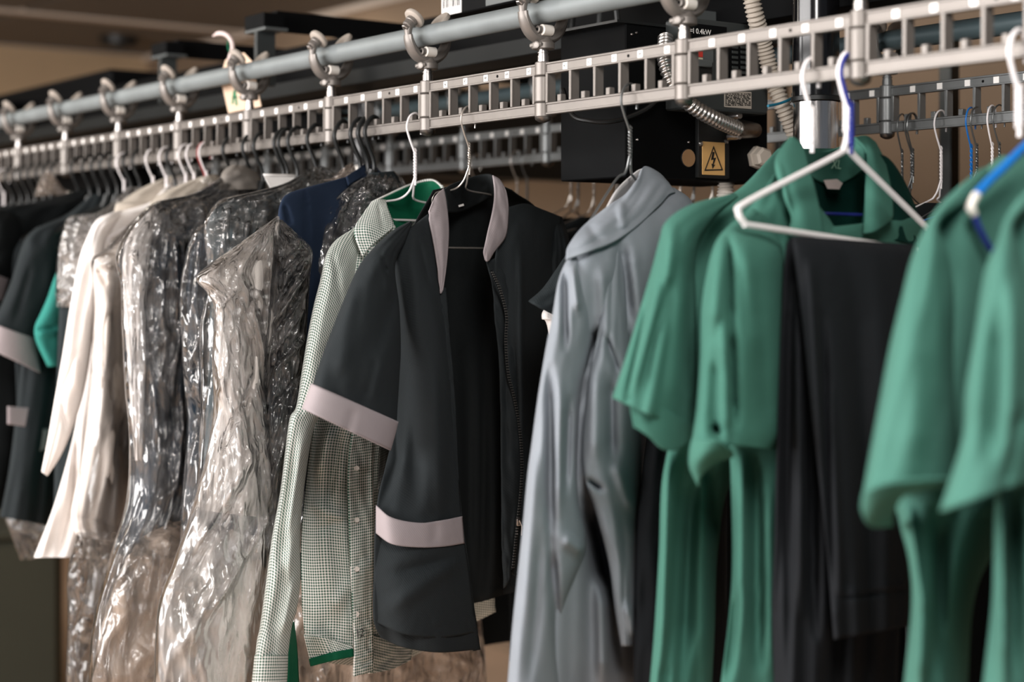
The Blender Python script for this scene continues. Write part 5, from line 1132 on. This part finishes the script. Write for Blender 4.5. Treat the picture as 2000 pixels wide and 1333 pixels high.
cover('large clear film bag full of bright streaks right of the white shirts', P2,
      [(440, 340, .0), (376, 378, -.01), (302, 396, -.03), (256, 440, -.05), (226, 500, -.06), (236, 560, -.06), (238, 640, -.06), (244, 760, -.06), (252, 860, -.06), (246, 980, -.06), (214, 1090, -.06), (182, 1220, -.06), (170, 1350, -.06)],
      [(492, 334, .02), (524, 362, .02), (544, 396, .02), (546, 440, .0), (536, 480, .0), (528, 560, .0), (510, 660, .0), (486, 780, .0), (460, 880, .0), (440, 980, .0), (410, 1090, .0), (390, 1220, .0), (380, 1350, .0)],
      [.02, .05, .06, .068, .072, .074, .074, .074, .074, .074, .076, .08, .08], M['film'], CR, 0, 90, 240,
      [(320, 410, 292, 560, 5, -.016), (306, 410, 270, 520, 5, .014), (330, 410, 316, 640, 5, -.016), (342, 440, 350, 700, 6, -.014), (350, 420, 372, 470, 8, .016), (362, 410, 356, 480, 6, -.018), (296, 440, 262, 620, 6, -.014), (290, 700, 340, 640, 6, -.018), (320, 760, 350, 680, 5, -.014), (280, 720, 300, 900, 6, .014), (300, 740, 316, 920, 5, -.014), (330, 640, 310, 760, 5, -.016), (270, 640, 262, 760, 6, .012), (310, 980, 360, 940, 4, -.012)])
# loose wide bag at the bottom left
PQ = Plane(hook_Y(540), 10)
cover('hazy film hanging empty below the suits at lower left', PQ,
      [(330, 1020, .0), (262, 1060, -.02), (230, 1120, -.03), (196, 1220, -.03), (176, 1350, -.03)], [(520, 1010, .0), (560, 1060, .0), (580, 1120, .0), (590, 1220, .0), (600, 1350, .0)], [.03, .05, .06, .06, .06], M['film_haze'], [('c', .014, 4, 5, 9), ('d', .014, 4, .8, 5)], .03, 60, 80)
PR = Plane(hook_Y(720), 10)
cover('brownish film hanging under the gingham shirt and the black jacket', PR,
      [(560, 1000, .05), (560, 1100, .05), (566, 1220, .05), (560, 1350, .05)], [(920, 1000, .05), (932, 1140, .05), (944, 1240, .05), (952, 1350, .05)], [.03, .05, .05, .05], M['film_haze'], [('c', .014, 5, 6, 3), ('d', .014, 4, .8, 5)], .05, 60, 80)
PV = Plane(hook_Y(400), 10)
cover('thin film strip hanging beside the white shirt hem at lower left', PV,
      [(150, 1040, .0), (132, 1120, .0), (132, 1220, .0), (128, 1350, .0)], [(300, 1040, .0), (300, 1120, .0), (290, 1220, .0), (280, 1350, .0)], [.03, .05, .05, .05], M['film_thin'], [('c', .016, 4, 5, 6), ('d', .014, 4, .8, 2)], .02, 40, 60)

# ================================================================ 6. white shirts
PWb = Plane(hook_Y(322), 10)
hanger('white wire hanger above the white shirt, right one of the pale pair', PWb, M['wire_white'], .0018, drop=.085)
Wb = garment('white_shirt', 'white long-sleeved shirt with a long hanging sleeve and folded hem', 'shirt', PWb)
wh = M['white']
shell('body', PWb, [(338, 352, .0), (300, 392, -.01), (240, 412, -.02), (212, 420, -.02), (200, 460, -.02), (188, 560, -.02), (168, 700, -.02), (146, 840, -.02), (108, 980, -.02), (66, 1090, -.02)],
      [(380, 344, .02), (420, 370, .02), (440, 400, .02), (430, 430, .02), (410, 470, .02), (390, 560, .02), (360, 700, .02), (320, 840, .02), (260, 960, .02), (200, 1088, .0)], wh, Wb, [.01, .04, .05, .05, .05, .05, .05, .05, .05, .045], .012, 56, 120,
      [(210, 430, 212, 510, 3, .004), (148, 850, 140, 1000, 6, .02), (150, 800, 146, 900, 5, .012), (110, 960, 84, 1080, 8, -.012), (142, 980, 116, 1088, 8, .016)], [('d', .012, 4, .7, 5)])
shell('sleeve', PWb, [(236, 412, -.02), (210, 420, -.04), (188, 432, -.045), (172, 462, -.05), (157, 502, -.052), (147, 550, -.055), (136, 612, -.058), (122, 700, -.06), (108, 780, -.06), (94, 860, -.06), (82, 922, -.06)],
      [(244, 416, -.02), (222, 440, -.04), (206, 470, -.045), (202, 520, -.05), (196, 580, -.052), (184, 640, -.055), (172, 720, -.058), (160, 780, -.06), (140, 840, -.06), (118, 890, -.06), (92, 930, -.06)], wh, Wb, [.006, .03, .035, .04, .042, .042, .042, .042, .04, .034, .02], 0, 44, 110,
      [(150, 690, 112, 780, 6, .016), (146, 700, 146, 760, 6, -.014), (120, 780, 128, 840, 5, .01), (175, 520, 150, 680, 10, .006), (164, 780, 140, 860, 5, -.008), (190, 470, 176, 620, 8, -.006)], [('w', .004, 4, 6, 3)], solid=.002)
patch('collar', PWb, [[(300, 392, -.02), (322, 368, -.01), (345, 348, .02), (372, 340, .04)], [(312, 402, -.035), (340, 384, -.03), (370, 366, .01), (392, 356, .04)]], wh, Wb, 20, 10, (), (), solid=.004)
PWa = Plane(hook_Y(360), 10)
hanger('white wire hanger right of the pale pair, in front of the white shirt', PWa, M['wire_white'], .0018, drop=.085)
Wa = garment('white_shirt', 'cream-white shirt under thin film, hanging in front of the long-sleeved white shirt', 'shirt', PWa)
shell('body', PWa, [(330, 372, .0), (260, 450, -.02), (216, 490, -.03), (188, 508, -.04), (183, 540, -.045), (187, 600, -.05), (182, 680, -.05), (174, 790, -.05), (160, 900, -.05), (140, 1004, -.05), (150, 1046, -.045)],
      [(400, 360, .02), (420, 430, .02), (400, 480, .0), (380, 510, .0), (370, 540, .0), (340, 600, .0), (320, 680, .0), (300, 790, .0), (280, 900, .0), (240, 1020, .0), (238, 1062, .0)], M['white2'], Wa, [.01, .035, .04, .045, .045, .045, .045, .045, .045, .04, .038], .0, 54, 120,
      [(184, 514, 222, 520, 5, -.012), (190, 524, 210, 560, 6, .012), (176, 790, 204, 880, 3, -.004), (186, 600, 182, 640, 6, .012), (236, 560, 232, 960, 10, .016), (212, 560, 206, 960, 12, -.012), (242, 800, 210, 1000, 4, -.008), (144, 1006, 240, 1030, 4, .010), (160, 1040, 236, 1040, 4, -.008)], [('d', .014, 5, .7, 7)], solid=.002)
cover('thin film over the cream-white shirt', PWa, [(330, 366, .0), (250, 440, -.02), (206, 486, -.035), (180, 505, -.045), (180, 540, -.05), (184, 600, -.055), (180, 680, -.055), (172, 790, -.055), (158, 900, -.055), (150, 1010, -.055), (170, 1100, -.05), (160, 1200, -.05)],
      [(404, 354, .02), (426, 430, .02), (410, 480, .0), (390, 510, .0), (380, 540, .0), (350, 600, .0), (330, 680, .0), (310, 790, .0), (290, 900, .0), (262, 1020, .0), (262, 1100, .0), (250, 1200, .0)],
      [.02, .05, .055, .058, .058, .058, .058, .058, .058, .055, .05, .05], M['film_thin'], [('c', .010, 4, 6, 3), ('d', .010, 4, .8, 2)], 0, 50, 120)
PWc = Plane(hook_Y(400), 10)
hanger('white wire hanger next to the red-hooked one', PWc, M['wire_white'], .0016, drop=.085)
Wc = garment('beige_shirt', 'pale greyish shirt whose collar shows above the white shirts', 'shirt', PWc)
shell('body', PWc, [(390, 346), (340, 366), (300, 390), (288, 430), (290, 600), (290, 800)], [(420, 340), (450, 360), (470, 390), (470, 430), (450, 600), (440, 800)], M['beige'], Wc, [.02, .04, .05, .05, .05, .05], .0, 30, 40, (), DR)
PWd = Plane(hook_Y(410) + .03, 10)
hanger('wire hanger with a reddish hook among the white ones', PWd, M['wire_red'], .0016, drop=.085, hookonly=True)
PWe = Plane(hook_Y(296), 10)
hanger('white wire hanger above the white shirt, left one of the pale pair', PWe, M['wire_white'], .0018, drop=.085)
We = garment('beige_shirt', 'beige-grey shirt behind the white shirt shoulder', 'shirt', PWe)
shell('body', PWe, [(330, 344), (280, 366), (240, 392), (222, 420), (220, 600), (210, 800)], [(370, 342), (400, 360), (420, 390), (420, 430), (410, 600), (400, 800)], M['beige'], We, [.02, .04, .05, .05, .05, .05], .0, 30, 40, (), DR)
# filmed charcoal garment left of the white shirt
PP = Plane(hook_Y(270), 10)
hanger('black plastic hanger of the filmed charcoal jacket at far left', PP, M['black_plastic'], .0034, 'plastic', drop=.09)
gp = garment('charcoal_jacket', 'charcoal jacket in crumpled film left of the white shirt', 'jacket', PP)
shell('body', PP, [(250, 372, .0), (190, 420, -.01), (142, 432, -.02), (126, 470, -.02), (118, 560, -.02), (112, 700, -.02), (108, 850, -.02), (104, 1030, -.02)], [(300, 372, .0), (330, 420, .0), (330, 440, .0), (310, 480, .0), (290, 560, .0), (270, 700, .0), (250, 850, .0), (230, 1100, .0)], M['charcoal'], gp, [.01, .04, .05, .05, .05, .05, .05, .05], .012, 36, 70, (), DR)
cover('crumpled film over the shoulder of the charcoal jacket at far left', PP, [(250, 366, .0), (196, 412, -.01), (137, 423, -.02), (122, 452, -.025), (113, 496, -.03), (109, 562, -.03), (110, 600, -.02)], [(304, 366, .0), (336, 414, .0), (336, 440, .0), (320, 470, .0), (300, 500, .0), (290, 562, .0), (290, 600, .0)], [.02, .055, .065, .068, .07, .07, .06], M['film_milk'], CR, 0, 70, 100)
# teal polo behind
PE = Plane(hook_Y(225), 10)
hanger('dark hanger of the teal shirt', PE, M['black_plastic'], .0034, 'plastic', drop=.09)
ge = garment('teal_shirt', 'teal short-sleeved shirt squeezed between dark jackets at far left', 'shirt', PE)
shell('sleeve', PE, [(150, 460, -.02), (112, 532, -.03), (94, 582, -.035), (80, 614, -.036), (69, 640, -.036), (72, 668, -.036), (94, 716, -.036)], [(200, 480, .0), (190, 540, .0), (180, 590, .0), (170, 620, .0), (165, 650, .0), (160, 680, .0), (150, 716, .0)], M['teal'], ge, [.02, .04, .045, .045, .045, .045, .045], 0, 34, 40, [(70, 644, 110, 640, 4, .012), (74, 652, 110, 652, 4, -.008)], [('w', .004, 3, 4, 3)], solid=.003)
shell('body', PE, [(180, 420), (150, 470), (130, 560), (118, 700), (112, 860), (108, 1000)], [(250, 400), (280, 470), (260, 560), (250, 700), (240, 860), (230, 1000)], M['teal'], ge, [.02, .05, .05, .05, .05, .05], .02, 24, 40, (), DR)
# dark short-sleeved jackets of the same uniform
def uniform(px, label, L, Rr, sl, cf, hem, mat, yaw=10, c=0., band=None):
    pl = Plane(hook_Y(px), yaw)
    g = garment('uniform_jacket', label, 'jacket', pl)
    shell('body', pl, L, Rr, mat, g, [.01, .04] + [.05] * (len(L) - 2), .012, 36, 60, (), DR)
    s = shell('sleeve', pl, sl[0], sl[1], mat, g, [.006] + [.045] * (len(sl[0]) - 1), 0, 36, 50, [(60, 520, 30, 620, 6, .008)], [('w', .005, 3, 5, 4)], sharp=.8)
    if cf: shell('cuff', pl, cf[0], cf[1], M['trim_grey'], s, [.048] * len(cf[0]), 0, 36, 14, (), (), sharp=.8, solid=.003)
    if band:
        for b in band: patch('pocket_band', pl, b, M['trim_grey'], g, 10, 6, (), (), solid=.003)
    return pl
pl = uniform(190, 'black uniform jacket with a wide grey cuff at the left edge', [(180, 380, .0), (130, 420, -.01), (90, 438, -.02), (60, 460, -.02), (50, 560, -.02), (40, 720, -.02), (20, 900, -.02), (0, 1010, -.02)],
        [(230, 372, .0), (260, 400, .0), (270, 430, .0), (250, 470, .0), (220, 560, .0), (180, 720, .0), (140, 900, .0), (130, 1034, .0)],
        ([(140, 424, -.02), (94, 436, -.03), (58, 456, -.04), (40, 488, -.045), (20, 554, -.05), (-14, 634, -.055)], [(150, 430, -.02), (134, 450, -.03), (128, 480, -.04), (124, 520, -.045), (112, 590, -.05), (66, 664, -.055)]),
        ([(-14, 632, -.055), (-24, 680, -.057)], [(68, 662, -.055), (78, 728, -.057)]), None, M['green_black'],
        band=[[[(15, 794, -.05), (69, 798, -.05)], [(15, 829, -.05), (69, 837, -.05)]], [[(77, 838, -.05), (94, 838, -.045)], [(62, 857, -.05), (94, 858, -.045)], [(61, 888, -.05), (92, 876, -.045)]]])
hanger('dark plastic hanger of the uniform jacket with the wide grey cuff', pl, M['black_plastic'], .0036, 'plastic', drop=.09)
pl = uniform(150, 'black uniform jacket behind it, high shoulder at the left edge', [(150, 372, .0), (60, 396, -.01), (0, 404, -.02), (-40, 430, -.02), (-60, 560, -.02), (-60, 720, -.02), (-60, 860, -.02), (-60, 990, -.02)],
        [(190, 362, .0), (220, 384, .0), (230, 410, .0), (220, 460, .0), (200, 560, .0), (180, 720, .0), (150, 860, .0), (60, 1000, .0)],
        ([(0, 402, -.02), (-30, 420, -.03), (-46, 470, -.04), (-60, 500, -.045), (-70, 520, -.05)], [(30, 410, -.02), (44, 440, -.03), (40, 480, -.04), (28, 520, -.045), (14, 550, -.05)]),
        ([(-70, 516, -.052), (-80, 570, -.054)], [(16, 545, -.052), (2, 588, -.054)]), None, M['charcoal2'])
hanger('dark plastic hanger of the high-shouldered jacket at the left edge', pl, M['black_plastic'], .0036, 'plastic', drop=.09)
# plastic scraps above and below the dark jackets
PZ = Plane(hook_Y(130), 10)
cover('pale crumpled film bunched on the dark hangers at far left', PZ, [(84, 336, .0), (74, 360, -.01), (66, 384, -.02)], [(100, 336, .0), (130, 372, .0), (180, 376, .0)], [.02, .04, .045], M['film_haze'], [('c', .014, 4, 4, 2)], 0, 40, 40)
cover('crumpled film end under the dark jackets at lower left', PZ, [(20, 980, .0), (10, 1010, .0), (20, 1040, .0), (40, 1094, .0)], [(120, 980, .0), (110, 1020, .0), (90, 1050, .0), (70, 1092, .0)], [.03, .05, .05, .03], M['film'], [('c', .016, 4, 6, 3)], 0, 40, 50)
PZ2 = Plane(hook_Y(690), 10)
cover('pinkish film peak beside the navy collar', PZ2, [(684, 318, .0), (668, 330, .0), (650, 346, .0), (622, 352, .0)], [(690, 318, .0), (694, 330, .0), (700, 346, .0), (706, 356, .0)], [.006, .02, .03, .03], M['film_haze'], [('c', .01, 4, 4, 2)], 0.03, 36, 36)
PZ3 = Plane(hook_Y(408), 10)
cover('white film scrap gathered at the reddish hook', PZ3, [(398, 346, .0), (388, 356, .0), (386, 372, .0)], [(410, 346, .0), (420, 356, .0), (426, 370, .0)], [.01, .02, .02], M['white_plastic'], [('c', .008, 4, 4, 2)], 0.0, 24, 20)

# ================================================================ 7. more hangers and dark clothes packed along the far front rail
px_dark = [(448, 'first from the left of the big dark hooks'), (508, 'behind the domed grey collar'), (548, 'just left of the paired hooks'), (575, 'the right of the paired hooks'), (697, 'first of the close pair by the navy collar')]
for px, s in px_dark:
    pl = Plane(hook_Y(px), 9); hanger('black plastic hanger, ' + s, pl, M['black_plastic'], .0036, 'plastic', drop=.088, hx=.0148)
    g = garment('dark_suit', 'dark suit packed on the hanger %s' % s, 'jacket', pl)
    shell('body', pl, [(-.03, -.11), (-.12, -.145), (-.19, -.18), (-.20, -.30), (-.19, -.50), (-.19, -.74)], [(.03, -.11), (.12, -.145), (.19, -.18), (.20, -.30), (.19, -.50), (.19, -.74)], M['charcoal2'], g, [.01, .02, .022, .022, .022, .022], .0, 24, 30, (), [('d', .008, 4, .6, px % 7)], space='lo')
far = [(6, 'white'), (22, 'k'), (38, 'k'), (52, 'k'), (66, 'k'), (82, 'k'), (96, 'k'), (112, 'k'), (172, 'k'), (208, 'k'), (240, 'white'), (252, 'k'), (338, 'k'), (376, 'white')]
for i, (px, k) in enumerate(far):
    pl = Plane(hook_Y(px), 8 + (i % 3) * 3)
    wt = k == 'white'
    nb = ['at the very left edge', 'second from the left edge', 'third from the left edge', 'fourth from the left edge', 'fifth from the left edge', 'sixth from the left edge', 'seventh from the left edge', 'eighth from the left edge', 'above the teal shirt', 'left of the lone white hook', 'standing alone among dark hooks', 'right of the lone white hook', 'between the white hooks', 'right of the white shirts'][i]
    hanger(('white wire hanger ' if wt else 'blurred dark plastic hanger ') + nb, pl, M['wire_white'] if wt else M['black_plastic'], .0018 if wt else .0036, 'wire' if wt else 'plastic', drop=.088, hx=.0145, hookonly=(i > 9))
    if i < 9:
        g = garment('dark_garment', 'dark garment under the hook %s' % nb, 'jacket', pl)
        shell('body', pl, [(-.03, -.115), (-.12, -.15), (-.19, -.19), (-.20, -.30), (-.19, -.50), (-.19, -.72)], [(.03, -.115), (.12, -.15), (.19, -.19), (.20, -.30), (.19, -.50), (.19, -.72)], M['charcoal2' if i % 2 else 'green_black'], g, [.01, .02, .022, .022, .022, .022], .0, 24, 30, (), [('d', .008, 4, .6, i)], space='lo')

# ================================================================ 8. the rear rail: bare hooks and dark clothes
def back_Y(px):      # Y on the rear rail of a pixel column
    r = (px - 1000) / F; return BX * (CH - r * SH) / (SH + r * CH)
rear = [(1115, 'wire', 'left of the black box, third', 'charcoal2'), (1160, 'wire', 'left of the black box, second', 'green_black'), (1205, 'wire', 'left of the black box, nearest it', 'charcoal2'), (1330, 'wire', 'seen under the black box', None), (1392, 'wire', 'under the black box right of the conduit', 'charcoal2'),
        (1762, 'wire_grey', 'first of the right-hand rear hooks', None), (1783, 'wire_grey', 'second of the right-hand rear hooks', 'charcoal'), (1838, 'wire_white', 'pale bent one of the right-hand hooks', 'charcoal2'), (1897, 'wire_blue', 'blue one among the right-hand rear hooks', 'charcoal'), (1908, 'wire_grey', 'beside the blue one', None), (1938, 'wire_white', 'last of the right-hand rear hooks', 'charcoal2'), (930, 'wire', 'blurred behind the black jacket', None), (1010, 'wire', 'blurred right of the jacket collar', 'charcoal2')]
for i, (px, mt, s, cl) in enumerate(rear):
    pl = Plane(back_Y(px), 4 + (i * 7) % 12, BX)
    hanger('wire hanger on the rear rail, %s' % s, pl, M[mt], .0014, 'wire', drop=.10 + .012 * (i % 3), low=.185)
    if cl:
        g = garment('rear_garment', 'dark garment on the rear rail, %s' % s, 'jacket', pl)
        n = .025
        shell('body', pl, [(-.04, -.135), (-.12, -.165), (-.20, -.20), (-.22, -.30), (-.21, -.50), (-.21, -.86)], [(.04, -.135), (.12, -.165), (.20, -.20), (.22, -.30), (.21, -.50), (.21, -.86)], M[cl], g, [.012, .025, n, n, n, n], .0, 26, 30, (), [('d', .010, 4, .6, i)], space='lo')
        shell('sleeve', pl, [(-.18, -.19), (-.235, -.24), (-.27, -.42), (-.275, -.60)], [(-.16, -.20), (-.17, -.26), (-.185, -.42), (-.20, -.60)], M[cl], g, [.01, .03, .03, .03], -.01, 18, 24, (), [('d', .008, 4, .6, i)], space='lo')
for k in range(9):
    Y = 1.45 + .17 * k
    pl = Plane(Y, 5, BX); nb = ['nearest', 'second', 'third', 'fourth', 'fifth', 'sixth', 'seventh', 'eighth', 'farthest'][k]
    g = garment('rear_trousers', 'black trousers low on the rear rail, %s of the row from the right' % nb, 'trousers', pl)
    for q in (-.012, .014):
        shell('trouser_leg', pl, [(-.17, -.26, q), (-.175, -.4, q), (-.17, -.7, q), (-.165, -1.0, q)], [(.17, -.26, q), (.175, -.4, q), (.17, -.7, q), (.165, -1.0, q)], M['charcoal2'], g, [.008, .012, .013, .013], 0, 20, 16, (), [('d', .008, 4, .6, k)], space='lo')
    hanger('wire trouser hanger on the rear rail, %s of the row from the right' % nb, pl, M['wire_grey'], .0013, 'wire', drop=.11, low=.245)

# look-alikes belong together
GROUPS = dict(wire_hanger='wire hangers on the front rail', plastic_hanger='black plastic hangers on the front rail', plastic_cover='plastic film over the clothes', suit_jacket='suits under film', polo_shirt='green polo shirts', white_shirt='white shirts', beige_shirt='pale shirts behind the white ones',
    uniform_jacket='uniform jackets at far left', dark_suit='dark suits packed together', dark_garment='dark garments packed at far left', rear_garment='dark clothes on the rear rail', rear_trousers='trousers on the rear rail', cardboard_box='cardboard boxes on the shelf', support_post='posts between the rails',
    ribbed_conduit='ribbed conduits at the control box', hanging_cable='loose cables by the control box', cross_bracket='stepped brackets over the conveyor', steel_beam='black channels along the conveyor', overhead_pipe='conveyor pipes', black_trousers='black trousers by the polo shirts')
for o in COL.objects:
    if o.parent is None and 'category' in o and 'group' not in o:
        k = o.name.split('.')[0]
        if k in GROUPS: o['group'] = GROUPS[k] if 'rear rail' not in o['label'] or not k.endswith('hanger') else 'wire hangers on the rear rail'
